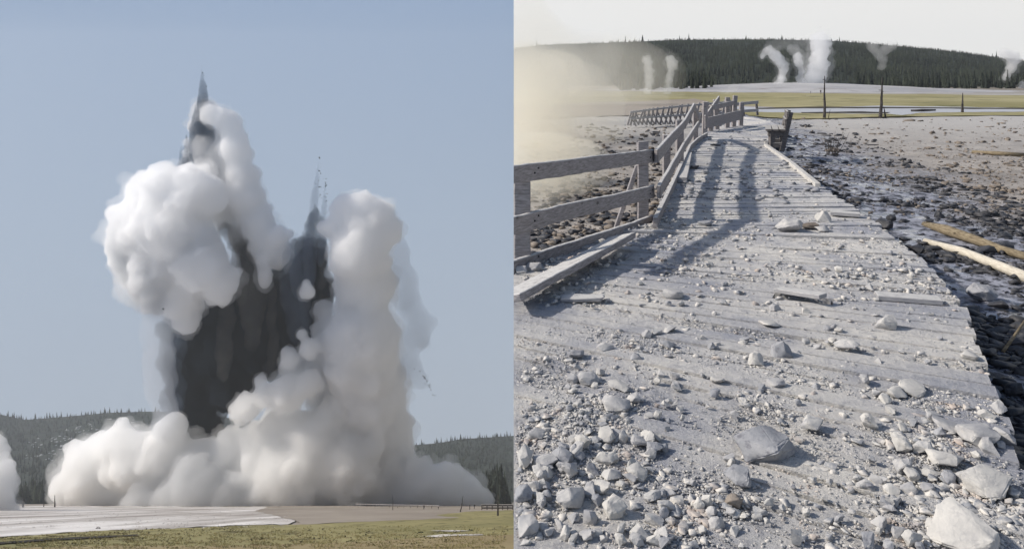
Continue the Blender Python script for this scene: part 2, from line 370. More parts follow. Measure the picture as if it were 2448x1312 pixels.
patch('hills', back(hill_r), np.linspace(1228, 3100, 120), np.r_[np.linspace(-.0, 1, 30), 1.1, 1.5], M['forest_floor'])

def tree_templates(k=6, br=26, seed=3):
    r = np.random.default_rng(seed); T = []
    for _ in range(k):
        V, Fc = [], []
        wd = r.uniform(.15, .22)
        for j in range(br):
            h = .08 + .9 * (j / br) + r.uniform(-.02, .02); a = r.uniform(0, 6.283); rad = wd * (1.02 - h) * r.uniform(.7, 1.35) + .012
            d = np.array([math.cos(a), math.sin(a)]); s = np.array([-d[1], d[0]]) * rad * r.uniform(.35, .6)
            tip = [d[0] * rad, d[1] * rad, h - rad * r.uniform(.3, .8)]
            n = len(V); top = h + .07
            V += [[0, 0, top], [d[0] * rad * .5 + s[0], d[1] * rad * .5 + s[1], h - .02], tip, [d[0] * rad * .5 - s[0], d[1] * rad * .5 - s[1], h - .03]]
            Fc += [[n, n + 1, n + 2], [n, n + 2, n + 3]]
        n = len(V); V.append([0, 0, 1.03])
        for q in range(5):
            a = q * 1.2566; V.append([math.cos(a) * wd * .55, math.sin(a) * wd * .55, 0.0])
        for q in range(5): Fc.append([n, n + 1 + q, n + 1 + (q + 1) % 5])
        T.append((np.array(V), np.array(Fc)))
    return T
TT = tree_templates()
def scatter(name, templ, pos, scl, mat, rot=None, extra=None, smooth=False):
    """one mesh made of many small copies (ground cover and far woods only)"""
    pos = np.asarray(pos, float); scl = np.asarray(scl, float)
    if scl.ndim == 1: scl = np.repeat(scl[:, None], 3, 1)
    Vs, Fs, off = [], [], 0; idx = rng.integers(0, len(templ), len(pos)); ang = rng.uniform(0, 6.283, len(pos))
    for k, (V, Fc) in enumerate(templ):
        q = np.where(idx == k)[0]
        if len(q) == 0: continue
        c, s = np.cos(ang[q]), np.sin(ang[q])
        P = V[None] * scl[q][:, None, :]
        X = P[..., 0] * c[:, None] - P[..., 1] * s[:, None]; Yv = P[..., 0] * s[:, None] + P[..., 1] * c[:, None]
        P = np.stack([X, Yv, P[..., 2]], -1) + pos[q][:, None, :]
        Vs.append(P.reshape(-1, 3)); Fs.append((Fc[None] + (np.arange(len(q)) * len(V))[:, None, None] + off).reshape(-1, Fc.shape[1])); off += len(q) * len(V)
    me = mesh_np(name, np.concatenate(Vs), np.concatenate(Fs)); return link(name, me, mat, smooth=smooth)
pos, sc = [], []
for _ in range(12000):
    px = rnd.uniform(1232, 2900); t = rnd.random() ** .8
    p = hill_r(px, min(t, 1)); pos.append(p - Vector((0, 0, .5))); sc.append(rnd.uniform(2.8, 5.2) * (.62 + .6 * (1 - t)))
for _ in range(620):
    px = rnd.choice([rnd.uniform(1480, 1705), rnd.uniform(2060, 2700)]); Yt = rnd.uniform(150, 290) if px < 1900 else rnd.uniform(195, 290)
    if px > 1640 and px < 1900 and Yt < 150: continue
    pos.append(Vector(((px - PX0) / F * Yt, Yt, -.7))); sc.append((4.5 + Yt * .012) * rnd.uniform(.6, 1.15) * .72)
for _ in range(22):
    px = rnd.uniform(1240, 2900); pos.append(hill_r(px, 1)); sc.append(rnd.choice([3.5, 4, 4.5, 6]))
o = scatter('forest', TT, pos, np.stack([np.array(sc) * 1.05, np.array(sc) * 1.05, sc], 1), M['forest']); tag(o, 'dark conifer forest covering the long hill behind the geysers', 'forest', kind='stuff')

# ------------------------------------------------------------------ boardwalk deck
bw = empty('boardwalk', G(1750, 600), 'grey plank boardwalk buried in ash and rubble, bending away to the right of the fence', 'boardwalk')
def child(name, me, mat, parent, smooth=False):
    o = link(name, me, mat, None, smooth)
    mw = parent.matrix_basis.translation.copy(); me.transform(Matrix.Translation(-mw)); o.parent = parent; return o
bm = bmesh.new(); HOLE = [G(1875, 712), G(1965, 722)]
for k in range(len(LP) - 1):
    a0, a1, b0, b1 = map(Vector, ((*LP[k], 0), (*LP[k + 1], 0), (*RP[k], 0), (*RP[k + 1], 0)))
    gap = (.065 if a0.y < 9 else .045) + (.03 if rnd.random() < .12 else 0)
    ext = rnd.uniform(-.02, .03); dz = rnd.uniform(-.020, .008)
    u = (b0 - a0).normalized(); b0 = b0 + u * ext; b1 = b1 + u * ext
    q = [a0.lerp(a1, gap), b0.lerp(b1, gap), b0.lerp(b1, 1 - gap), a0.lerp(a1, 1 - gap)]
    # the board with the hole is split in two
    spans = [(0, 1)]
    mid = (a0 + a1 + b0 + b1) / 4; hc = (HOLE[0] + HOLE[1]) / 2
    dline = (a0 + a1) / 2; dl = ((b0 + b1) / 2 - dline); tt = (hc - dline).dot(dl) / dl.dot(dl); off = (hc - (dline + dl * tt)).length
    if off < .09: spans = [(0, tt - .06), (tt + .06, 1)]
    for s0, s1 in spans:
        tz = rnd.uniform(-.006, .006)
        c = [q[0].lerp(q[1], s0), q[0].lerp(q[1], s1), q[3].lerp(q[2], s1), q[3].lerp(q[2], s0)]
        zt = [dz - tz, dz + tz, dz + tz, dz - tz]
        top = [bm.verts.new((p.x, p.y, z)) for p, z in zip(c, zt)]; bot = [bm.verts.new((p.x, p.y, z - .045)) for p, z in zip(c, zt)]
        bm.faces.new(top); bm.faces.new(bot[::-1])
        for i in range(4): bm.faces.new((top[i], bot[i], bot[(i + 1) % 4], top[(i + 1) % 4]))
bmesh.ops.recalc_face_normals(bm, faces=bm.faces[:]); cut_seam(bm)
child('deck_planks', bm_mesh('deck_planks', bm), M['dust'], bw)
# side stringers under the plank ends
def polybeam(pts, w_, h_, name, mat, parent, bev=.004, jit=0):
    bm = bmesh.new()
    for a, c in zip(pts, pts[1:]): add_box(bm, a, c, w_, h_, bev=bev)
    cut_seam(bm); return child(name, bm_mesh(name, bm), mat, parent)
re3 = [Vector((x - .06, y, -.15)) for x, y in [p[1] for p in PAIR]]
polybeam(re3, .05, .20, 'stringer', M['wood_dark'], bw)
le3 = [Vector((x + .06, y, -.15)) for x, y in [p[0] for p in PAIR]]
polybeam(le3, .05, .20, 'stringer', M['wood_dark'], bw)
# kerb rails
polybeam([G(1830, 347, .02), G(1893, 392, .03), G(1955, 443, .03)], .08, .07, 'kerb_rail', M['rock_pale'], bw)
polybeam([G(1566, 533, .05), G(1600, 462, .05), G(1650, 352, .05), G(1668, 335, .05), G(1690, 322, .05)], .05, .12, 'kerb_rail', M['wood'], bw)
# snapped plank tips over the hole
bm = bmesh.new(); add_box(bm, G(1858, 692, .03), G(1968, 708, .07), .10, .03, bev=.003); child('broken_plank', bm_mesh('broken_plank', bm), M['deck'], bw)
bm = bmesh.new(); add_box(bm, G(2095, 706, .02), G(2248, 718, .02), .13, .035, bev=.003); child('broken_plank', bm_mesh('broken_plank', bm), M['deck'], bw)
bm = bmesh.new(); add_box(bm, G(1985, 508, .03), G(2056, 513, .03), .14, .04, bev=.003); child('broken_plank', bm_mesh('broken_plank', bm), M['deck'], bw)

# dust lying on the planks: rises above them in drifts, thins out in between
def dens(px, py):
    """how thick the debris lies, judged across the deck"""
    d = .10
    def bl(cx, cy, rx, ry, a): return a * math.exp(-((px - cx) / rx) ** 2 - ((py - cy) / ry) ** 2)
    d -= bl(1600, 1000, 110, 110, .5) + bl(1800, 1250, 150, 60, .2)
    d += bl(1330, 1230, 220, 170, 1.1) + bl(1450, 1010, 200, 90, .6) + bl(1280, 1060, 110, 60, .6) + bl(1560, 800, 180, 60, .45) + bl(1850, 850, 110, 90, .4) + bl(2280, 1130, 140, 180, .8)
    d += bl(2200, 930, 130, 60, .6) + bl(1690, 1190, 130, 70, .5) + bl(2080, 650, 160, 60, .35) + bl(1650, 560, 160, 70, .35) + bl(1330, 650, 120, 50, .5) + bl(1420, 820, 160, 70, .35) + bl(1920, 950, 160, 80, .3)
    return max(d, .02)
def proj(x, y, z=0): return PX0 + x / y * F, PY0 + (H - z) / y * F
GX0, GX1, GY0, GY1 = 0.0, 5.0, 1.2, 9.0
def drift_h(x, y):
    px, py = proj(x, y)
    n = mnoise.fractal(Vector((x * 1.1, y * 1.1, 5)), 1, 2.1, 4); n2 = mnoise.fractal(Vector((x * 9, y * 9, 2)), 1, 2.1, 4)
    return -.0150 + .016 * n + .010 * n2 + .012 * min(dens(px, py), 1)
def drift(name, x0, x1, y0, y1, st):
    xs = np.arange(x0, x1, st); ys = np.arange(y0, y1, st); nx, ny = len(xs), len(ys)
    Z = np.full((ny, nx), np.nan)
    for j, y in enumerate(ys):
        for i, x in enumerate(xs):
            if inside_deck(x, y) and not (HOLE[0].x - .12 < x < HOLE[1].x + .08 and abs(y - (HOLE[0].y + (x - HOLE[0].x) * -.3)) < .13): zz = drift_h(x, y); Z[j, i] = zz if zz > -.016 else -.07
    ok = ~np.isnan(Z); X, Yy = np.meshgrid(xs, ys); V = np.stack([X.ravel(), Yy.ravel(), np.nan_to_num(Z, nan=-.05).ravel()], 1)
    q = ok[:-1, :-1] & ok[1:, :-1] & ok[:-1, 1:] & ok[1:, 1:]
    jj, ii = np.where(q); i0 = jj * nx + ii
    me = mesh_np(name, V, np.stack([i0, i0 + 1, i0 + nx + 1, i0 + nx], 1))
    bm = bmesh.new(); bm.from_mesh(me); bmesh.ops.delete(bm, geom=[v for v in bm.verts if not v.link_faces], context='VERTS'); bm.to_mesh(me); bm.free()
    o = link(name, me, M['dust'], smooth=True); return tag(o, 'pale ash and grit drifted over the boardwalk planks', 'ash', kind='stuff')
drift('ash_dust', 0.0, 4.2, 1.3, 5.6, .014)
drift('ash_dust', 0.0, 7.0, 5.586, 14.0, .035)
drift('ash_dust', 2.0, 13.0, 13.93, 33.0, .1)

# ------------------------------------------------------------------ pebbles and rocks
def ico(sub, seed, cuts=5, jit=.12, flat=.7):
    """an angular stone: the hull of a few random points, its edges worn, its faces roughened"""
    r = random.Random(seed); bm = bmesh.new(); n = 7 + cuts if sub < 4 else 8 + int(cuts * 1.3)
    for _ in range(n):
        d = Vector((r.gauss(0, 1), r.gauss(0, 1), r.gauss(0, 1))).normalized(); bm.verts.new(d * r.uniform(.78, 1.0))
    bmesh.ops.convex_hull(bm, input=bm.verts[:])
    for v in [v for v in bm.verts if not v.link_faces]: bm.verts.remove(v)
    bmesh.ops.dissolve_limit(bm, angle_limit=R(14), verts=bm.verts[:], edges=bm.edges[:])
    if sub >= 2: bmesh.ops.bevel(bm, geom=bm.edges[:], offset=.02 + .03 * r.random(), segments=1 if sub < 4 else 2, affect='EDGES', clamp_overlap=True)
    bmesh.ops.triangulate(bm, faces=bm.faces[:])
    for _ in range(max(0, sub - 2)):
        bmesh.ops.subdivide_edges(bm, edges=[e for e in bm.edges if e.calc_length() > .12], cuts=1, use_grid_fill=True)
        bmesh.ops.triangulate(bm, faces=bm.faces[:])
    bmesh.ops.recalc_face_normals(bm, faces=bm.faces[:])
    if sub > 2:
        off = Vector((seed % 97, seed % 31, 0))
        for v in bm.verts:
            v.co *= 1 + jit * .55 * mnoise.fractal(v.co * 1.3 + off, 1, 2, 3) + jit * .22 * mnoise.fractal(v.co * 6 + off, 1, 2, 3)
    for v in bm.verts: v.co.z *= flat
    return bm
def templ(sub, k, cuts, jit, seed0, flat=.65):
    T = []
    for i in range(k):
        bm = ico(sub, seed0 + i, cuts, jit, flat); bm.verts.index_update(); V = np.array([v.co[:] for v in bm.verts]); Fc = np.array([[v.index for v in f.verts] for f in bm.faces]); bm.free(); T.append((V, Fc))
    return T
T1 = templ(1, 14, 2, .3, 100); T2 = templ(2, 12, 3, .25, 300)
def deck_scatter(n, rmin, rmax, pw, templates, name, mat, y0=1.4, y1=9.0):
    P, Sx = [], []
    while len(P) < n:
        # sample evenly over the picture so far pebbles are not wasted
        px = rnd.uniform(1228, 2448); py = rnd.uniform(PY0 + H * F / y1, min(PY0 + H * F / y0, 1500))
        p = G(px, py)
        if p.x < .01 or not inside_deck(p.x, p.y): continue
        cl = .5 + mnoise.noise(Vector((p.x * 2.5, p.y * 2.5, 8)))
        if rnd.random() > dens(px, py) * 1.5 * max(cl, .05) ** 1.6 + .04: continue
        r = rmin + (rmax - rmin) * rnd.random() ** pw
        if p.x - r < 0.004: continue
        P.append((p.x, p.y, max(drift_h(p.x, p.y), -.004) + r * .25)); Sx.append((r * rnd.uniform(.8, 1.3), r * rnd.uniform(.6, 1.0), r * rnd.uniform(.6, 1.1)))
    o = scatter(name, templates, P, Sx, mat); return tag(o, 'small loose grit and pebbles strewn over the boardwalk', 'gravel', kind='stuff')
deck_scatter(42000, .0022, .011, 2.4, T1, 'gravel', M['gravel'])
deck_scatter(2300, .008, .036, 2.6, T2, 'gravel', M['gravel'])
deck_scatter(1500, .005, .022, 2.0, T2, 'gravel', M['rock_pale'])
deck_scatter(3700, .006, .045, 4.8, T1, 'gravel', M['gravel'], 5.0, 22.0)
# far part of the deck
P, Sx = [], []
while len(P) < 420:
    px = rnd.uniform(1560, 1950); py = rnd.uniform(295, 480); p = G(px, py)
    if not inside_deck(p.x, p.y): continue
    r = .015 + .07 * rnd.random() ** 3; P.append((p.x, p.y, r * .3)); Sx.append((r * 1.2, r, r * .7))
tag(scatter('gravel', T1, P, Sx, M['rock_grey']), 'grey rubble on the far stretch of the boardwalk', 'gravel', kind='stuff')

# clods on the mud to the right of the boardwalk
def mudxy(px, py): p = G(px, py, -.42); return p
P, Sx = [], []; P2, S2 = [], []
def edge_x(y): return float(np.interp(y, [p[1][1] for p in PAIR[:10]], [p[1][0] for p in PAIR[:10]]))
n = 0
while n < 6500:
    px = rnd.uniform(1700, 2460); py = rnd.uniform(285, 1290); p = mudxy(px, py)
    if inside_deck(p.x, p.y) or p.x < edge_x(p.y) - .3: continue
    k = mnoise.noise(Vector((p.x * .8, p.y * .8, 1))) + .5
    q = p.x - edge_x(p.y)
    if rnd.random() > k * k * (1.5 if q < 4.5 else .7): continue
    n += 1
    dark = q + 1.5 * mnoise.noise(Vector((p.x * .5, p.y * .5, 4))) < (2.5 if p.y < 8 else 4.0)
    sz = (.006 + .065 * rnd.random() ** 5.0) * (1 + p.y * .04)
    z = mud_z(p.x, p.y) + sz * .15
    s_ = (sz * rnd.uniform(.8, 2.2), sz * rnd.uniform(.6, 1.1), sz * rnd.uniform(.4, 1.1))
    if dark: P.append((p.x, p.y, z)); Sx.append(s_)
    else: P2.append((p.x, p.y, z)); S2.append(s_)
n = 0
while n < 1700:
    px = rnd.uniform(1880, 2460); py = 285 + 230 * rnd.random() ** .8; p = mudxy(px, py)
    if inside_deck(p.x, p.y) or p.x < edge_x(p.y) + .5 or rnd.random() > .25 + max(0, mnoise.noise(Vector((p.x * .3, p.y * .3, 6)))) * 1.6: continue
    n += 1; sz = (.006 + .028 * rnd.random() ** 4) * (1 + p.y * .05); P2.append((p.x, p.y, mud_z(p.x, p.y) + sz * .3)); S2.append((sz * rnd.uniform(.8, 1.8), sz, sz * rnd.uniform(.5, 1.2)))
tag(scatter('mud_clods', T1, P, Sx, M['rock_dark']), 'wet black clods scattered over the mud beside the boardwalk', 'rubble', kind='stuff')
tag(scatter('mud_clods', T1, P2, S2, M['rock_tan']), 'dry brown clods scattered over the tan flat', 'rubble', kind='stuff')
# rubble behind the fence
P, Sx = [], []
while len(P) < 4200:
    px = rnd.uniform(1228, 1640); py = rnd.uniform(300, 640); p = G(px, py, -.45)
    if p.x < .06 or inside_deck(p.x, p.y): continue
    if p.x > edge_x(p.y): continue
    r = (.008 + .075 * rnd.random() ** 4) * (1 + p.y * .03)
    if p.x - r * 1.5 < 0: continue
    P.append((p.x, p.y, mud_z(p.x, p.y) + r * .2)); Sx.append((r * 1.3, r, r * .8))
h = len(P) // 2
tag(scatter('rubble', T1, P[:h], Sx[:h], M['rock_tan']), 'brown rubble lying behind the near fence', 'rubble', kind='stuff')
tag(scatter('rubble', T2, P[h:], Sx[h:], M['rock_dark']), 'grey rubble lying behind the near fence', 'rubble', kind='stuff')

def rock(px, pyb, wpx, hpx, mat, label, group=None, z=0.0, sub=4, cuts=7, jit=.2, seed=None, shape=None, depth=.9, rot=None, cat='rock', name='rock'):
    p = G(px, pyb, z); k = p.y / F; wx, hz = wpx * k / 2, hpx * k / 2
    seed = seed if seed is not None else int(px * 7 + pyb)
    r = random.Random(seed); bm = ico(sub, seed, cuts, jit, 1.0)
    lo = [min(v.co[i] for v in bm.verts) for i in range(3)]; hi = [max(v.co[i] for v in bm.verts) for i in range(3)]
    # the height seen on screen is part height, part depth, because the view looks down on it
    slope = (H - z) / p.y
    hz_real = max(hz * .74, .25 * wx); dy = wx * depth
    for v in bm.verts:
        c = [(v.co[i] - (lo[i] + hi[i]) / 2) / ((hi[i] - lo[i]) / 2) for i in range(3)]
        if shape == 'wedge': c[0] = c[0] + .35 * c[2]; c[0] *= 1 - .35 * (c[2] + 1) / 2
        if shape == 'cone': f_ = 1 - .55 * (c[2] + 1) / 2; c[0] *= f_; c[1] *= f_
        if shape == 'slab': c[2] = c[2] * .6 + c[0] * -.35
        v.co = Vector((c[0] * wx, c[1] * dy, c[2] * hz_real + hz_real * .72))
    a = rot if rot is not None else r.uniform(-.5, .5)
    bmesh.ops.rotate(bm, verts=bm.verts, cent=(0, 0, 0), matrix=Matrix.Rotation(a, 3, 'Z'))
    loc = Vector((p.x, p.y + dy * .5, z))
    mn = min(v.co.x for v in bm.verts) + loc.x
    if mn < 0:
        bmesh.ops.translate(bm, verts=bm.verts, vec=loc); cut_seam(bm); bmesh.ops.translate(bm, verts=bm.verts, vec=-loc)
    o = link(name, bm_mesh(name, bm), M[mat], smooth=True); o.location = loc
    try: o.data.set_sharp_from_angle(angle=R(38))
    except Exception: pass
    return tag(o, label, cat, group)
NAMED = [
 (1840, 1098, 150, 92, 'rock_grey', 'largest rounded grey boulder, alone in the middle of the near planks', {}),
 (2120, 786, 52, 50, 'rock', 'cup-shaped hollowed rock near the right edge of the boardwalk', dict(cuts=4)),
 (2030, 842, 58, 42, 'rock', 'smooth hunched grey rock with a small lump at its left foot', dict(jit=.3)),
 (1872, 856, 50, 62, 'rock_grey', 'upright speckled grey rock beside the pale pointed one', {}),
 (1811, 872, 46, 46, 'rock_pale', 'pale pointed rock just left of the upright speckled rock', dict(shape='cone')),
 (1892, 553, 74, 46, 'rock', 'slanting wedge rock, left one of the three standing together mid boardwalk', dict(shape='wedge')),
 (1972, 532, 46, 42, 'rock_pale', 'pale pyramid rock, tallest of the three standing together mid boardwalk', dict(shape='cone')),
 (1938, 546, 42, 20, 'rock_tan', 'low dark rock wedged between the slanting wedge and the pale pyramid', {}),
 (1968, 552, 34, 18, 'rock', 'small rock lying at the foot of the pale pyramid rock', {}),
 (1610, 713, 52, 30, 'rock', 'flat-topped grey rock lying on the planks right of the fallen beam', {}),
 (1408, 917, 52, 32, 'rock', 'smooth flat grey rock at the upper left of the left rock pile', {}),
 (1370, 915, 30, 28, 'rock', 'small rounded rock touching the left side of the smooth flat rock', {}),
 (1480, 934, 50, 34, 'rock_pale', 'pale slanting slab leaning on the long lumpy grey rock', dict(shape='slab')),
 (1476, 986, 70, 52, 'rock', 'long lumpy grey rock under the pale slanting slab', {}),
 (1517, 962, 40, 26, 'rock', 'wedge rock right of the long lumpy grey rock', dict(shape='wedge')),
 (1366, 1216, 76, 72, 'rock', 'big round-backed grey rock in the lower left pile', dict(cuts=9)),
 (1470, 1242, 64, 74, 'rock_pale', 'big angular pale rock right of the round-backed one in the lower left pile', dict(cuts=10, jit=.3)),
 (1514, 1136, 54, 54, 'rock_pale', 'pale five-sided rock at the right rim of the lower left pile', dict(shape='cone')),
 (1450, 1112, 58, 46, 'rock_pale', 'knobbly pale rock above the round one in the lower left pile', dict(jit=.35)),
 (1463, 1150, 46, 42, 'rock', 'round nubbly rock between the five-sided and the big angular rocks', {}),
 (1419, 1136, 32, 34, 'rock_grey', 'small dark faceted rock left of the round nubbly rock', {}),
 (1254, 1122, 50, 88, 'rock_pale', 'tall pale boulder cut off by the left edge of the boardwalk view', dict(shape='wedge')),
 (1302, 1128, 66, 48, 'rock', 'broad grey rock just right of the tall pale boulder at the left edge', {}),
 (1252, 1206, 46, 64, 'rock_grey', 'dark blocky rock at the left edge under the tall pale boulder', {}),
 (1262, 1285, 60, 74, 'rock', 'long upright grey slab in the lower left corner of the boardwalk', dict(shape='wedge')),
 (1534, 1293, 54, 44, 'rock_pale', 'smooth pale egg-like rock at the bottom, right of the lower left pile', dict(cuts=3, jit=.08)),
 (1411, 1258, 34, 56, 'rock', 'narrow upright rock between the round-backed and the angular rocks', {}),
 (1488, 1060, 30, 44, 'rock', 'narrow standing stone above the lower left pile', {}),
 (1717, 917, 34, 24, 'rock_pale', 'small pale pinkish stone alone in the middle of the planks', {}),
 (1858, 928, 48, 32, 'rock', 'oval rock with a flat stone on its back, mid boardwalk', dict(jit=.3)),
 (1945, 1028, 60, 38, 'rock', 'flat cushion-shaped rock right above the largest boulder', dict(cuts=3)),
 (1766, 1162, 64, 52, 'rock_grey', 'dust-buried grey rock just below and left of the largest boulder', {}),
 (1600, 832, 38, 26, 'rock_grey', 'dark egg-shaped stone below the row of four stones', dict(cuts=3)),
 (1548, 806, 26, 26, 'rock', 'left stone in the row of four small stones', {}),
 (1572, 802, 28, 22, 'rock', 'second stone in the row of four small stones', {}),
 (1603, 797, 34, 28, 'rock', 'right and largest stone in the row of four small stones', dict(cuts=3)),
 (1521, 862, 32, 28, 'rock_grey', 'small dark triangular stone sticking up left of mid boardwalk', dict(shape='cone')),
 (1445, 838, 40, 26, 'rock', 'slanting grey stone above the left rock pile', {}),
 (1380, 856, 42, 30, 'rock_grey', 'half-buried grey stone left of the slanting grey stone', {}),
 (2272, 1122, 84, 54, 'rock_pale', 'blocky cracked pale rock at the right side of the near planks', dict(cuts=9)),
 (2378, 1186, 118, 80, 'rock_pale', 'big pale boulder at the lower right, behind the sharp wedge', dict(cuts=9)),
 (2335, 1318, 150, 118, 'rock_pale', 'largest sharp-edged wedge boulder in the lower right corner', dict(shape='wedge', cuts=10)),
 (2275, 1034, 66, 42, 'rock', 'flat grey slab with a sharp corner near the right edge of the deck', dict(shape='slab')),
 (2350, 1064, 84, 62, 'rock', 'dusty mound-like rock on the right edge of the deck', {}),
 (2190, 944, 66, 40, 'rock_pale', 'pale roof-shaped rock, back one of the pair near the right edge', {}),
 (2150, 952, 48, 34, 'rock_pale', 'pale roof-shaped rock, front one of the pair near the right edge', {}),
 (2228, 1138, 42, 24, 'rock_pale', 'small bean-shaped stone left of the blocky cracked rock', dict(cuts=3)),
 (2362, 1002, 36, 30, 'rock_pale', 'small pale stone perched on the right deck edge', {}),
 (1716, 1262, 42, 40, 'rock', 'half-buried round stone low in the middle of the near planks', {}),
 (1905, 1304, 26, 62, 'rock_pale', 'slender upright white stone at the bottom of the near planks', dict(cuts=4)),
 (1672, 1218, 28, 42, 'rock_pale', 'left stone of the leaning pair at the bottom centre', {}),
 (1692, 1210, 30, 42, 'rock_pale', 'right stone of the leaning pair at the bottom centre', {}),
 (1706, 1234, 30, 30, 'rock', 'round stone just below the leaning pair at the bottom centre', {}),
 (1756, 1212, 44, 40, 'rock_tan', 'brownish stone with a dark shadowed face right of the leaning pair', {}),
 (2136, 1180, 38, 26, 'rock_pale', 'white pebble-like stone left of the big pale boulder', {}),
 (2175, 1178, 40, 32, 'rock', 'rounded grey stone between the white stone and the big pale boulder', {}),
 (1845, 782, 46, 22, 'rock_pale', 'low white slab stone above the upright speckled rock', dict(shape='slab')),
 (1855, 742, 30, 22, 'rock', 'small round stone left of the hole in the planks', {}),
 (2325, 862, 40, 30, 'rock_pale', 'pale stone sitting right on the outer plank ends', {}),
 (1690, 540, 40, 20, 'rock_grey', 'low dark stone right of the fence corner', {}),
 (1868, 486, 40, 16, 'rock_grey', 'flat dark stone in the middle of the boardwalk beyond the wedge rock', {}),
 (1712, 350, 24, 9, 'rock_dark', 'dark flat stone on the far boardwalk near the fence', {}),
 (1660, 402, 22, 10, 'rock_dark', 'dark stone just right of the loose plank', {}),
 (1275, 650, 44, 30, 'rock', 'round grey stone behind the fallen beam, right one of two', {}),
 (1247, 655, 30, 30, 'rock', 'round grey stone behind the fallen beam, left one of two', {}),
]
for a in NAMED: rock(a[0], a[1], a[2], a[3], a[4], a[5], **a[6])
MUDR = [
 (2118, 548, 40, 36, 'rock_dark', 'rounded dark boulder touching the outer edge of the boardwalk', {}),
 (2136, 528, 24, 22, 'rock_dark', 'small dark stone resting behind the rounded dark boulder', {}),
 (2356, 608, 48, 34, 'rock_dark', 'black blocky rock just beyond the pale log', {}),
 (2405, 604, 52, 36, 'rock_dark', 'jagged black rock right of the black blocky rock', {}),
 (2352, 716, 60, 52, 'rock_grey', 'layered dark grey boulder in the wet mud below the pale log', dict(jit=.3)),
 (2392, 738, 46, 26, 'rock_dark', 'flat black rock right of the layered boulder', {}),
 (2198, 604, 38, 26, 'rock_dark', 'black rock at the near end of the pale log', {}),
 (2248, 520, 32, 26, 'rock_dark', 'dark pyramid rock on the wet flat beyond the brown log', dict(shape='cone')),
 (2225, 532, 22, 12, 'rock_dark', 'small dark stone left of the dark pyramid rock', {}),
 (2260, 442, 20, 12, 'rock_tan', 'brown stone, left one of a pair far out on the flat', {}),
 (2314, 438, 16, 13, 'rock_tan', 'brown stone, right one of a pair far out on the flat', {}),
 (2412, 337, 12, 14, 'rock_tan', 'upright brown stone near the right edge of the far flat', {}),
 (2238, 332, 10, 10, 'rock_tan', 'small upright brown stone in the middle of the far flat', {}),
 (1995, 362, 40, 12, 'rock_tan', 'brown mound at the foot of the dead shrub', {}),
 (2370, 960, 60, 60, 'rock_grey', 'large shadowed boulder beneath the outer plank ends', {}),
 (2440, 830, 60, 40, 'rock_dark', 'black rock at the right edge of the frame in the shaded mud', {}),
]
for a in MUDR: rock(a[0], a[1], a[2], a[3], a[4], a[5], z=-.42, **a[6])

# fist-sized stones: each an object of its own, from a few shared meshes
base = []
for i in range(10):
    bm = ico(4, 900 + i * 13, 4, .3, .8); me = bm_mesh('stone', bm); me.polygons.foreach_set('use_smooth', np.ones(len(me.polygons), bool))
    try: me.set_sharp_from_angle(angle=R(38))
    except Exception: pass
    base.append(me)
ZONES = [
 ('small stones of the lower left pile', 'fist-sized stone among the rubble of the lower left pile', 1245, 1600, 1040, 1312, 66, (28, 60)),
 ('stones of the left rock pile', 'fist-sized stone in the loose band around the long lumpy rock', 1330, 1640, 880, 1030, 30, (18, 32)),
 ('stones along the lower right edge', 'fist-sized stone in the rubble along the lower right edge of the deck', 2060, 2420, 900, 1312, 46, (26, 60)),
 ('stones in the middle of the near planks', 'fist-sized stone lying loose on the middle of the near planks', 1640, 2060, 880, 1312, 26, (18, 36)),
 ('stones around the upright speckled rock', 'small stone scattered around the upright speckled rock', 1740, 2060, 740, 880, 16, (14, 26)),
 ('stones below the fence corner', 'small stone on the planks between the fallen beam and the fence corner', 1400, 1760, 560, 840, 22, (12, 26)),
 ('stones right of the hole', 'small stone on the planks right of the hole', 1980, 2260, 600, 880, 16, (12, 26)),
]
LM = [(1840, 1060, 'the largest boulder'), (2120, 765, 'the cup-shaped rock'), (2030, 825, 'the hunched grey rock'), (1872, 830, 'the upright speckled rock'), (1811, 850, 'the pale pointed rock'), (1892, 530, 'the slanting wedge rock'),
      (1610, 700, 'the flat-topped grey rock'), (1408, 900, 'the smooth flat grey rock'), (1478, 950, 'the long lumpy grey rock'), (1366, 1180, 'the round-backed rock'), (1470, 1205, 'the big angular pale rock'), (1514, 1110, 'the pale five-sided rock'),
      (1254, 1080, 'the tall pale boulder'), (1252, 1170, 'the dark blocky edge rock'), (1262, 1250, 'the upright corner slab'), (1534, 1270, 'the pale egg-like rock'), (1488, 1040, 'the narrow standing stone'), (1717, 905, 'the pale pinkish stone'), (1945, 1010, 'the flat cushion rock'),
      (1766, 1135, 'the dust-buried rock'), (1580, 795, 'the row of four stones'), (2272, 1095, 'the blocky cracked rock'), (2378, 1150, 'the big pale boulder'), (2335, 1260, 'the sharp wedge boulder'), (2275, 1015, 'the flat cornered slab'), (2170, 930, 'the roof-shaped pair'),
      (1716, 1245, 'the half-buried round stone'), (1905, 1275, 'the slender white stone'), (1915, 710, 'the hole in the planks'), (2170, 710, 'the raised plank end'), (1400, 640, 'the fallen beam'), (1540, 530, 'the fence corner post'), (1680, 1205, 'the leaning pair of stones')]
def where(px, py):
    q = min(LM, key=lambda m_: math.hypot(px - m_[0], py - m_[1])); dx, dy = px - q[0], py - q[1]; d = math.hypot(dx, dy)
    return ('close ' if d < 55 else 'well ' if d > 110 else '') + (('right of ' if dx > 0 else 'left of ') if abs(dx) > abs(dy) else ('before ' if dy > 0 else 'beyond ')) + q[2]
cnt = 0
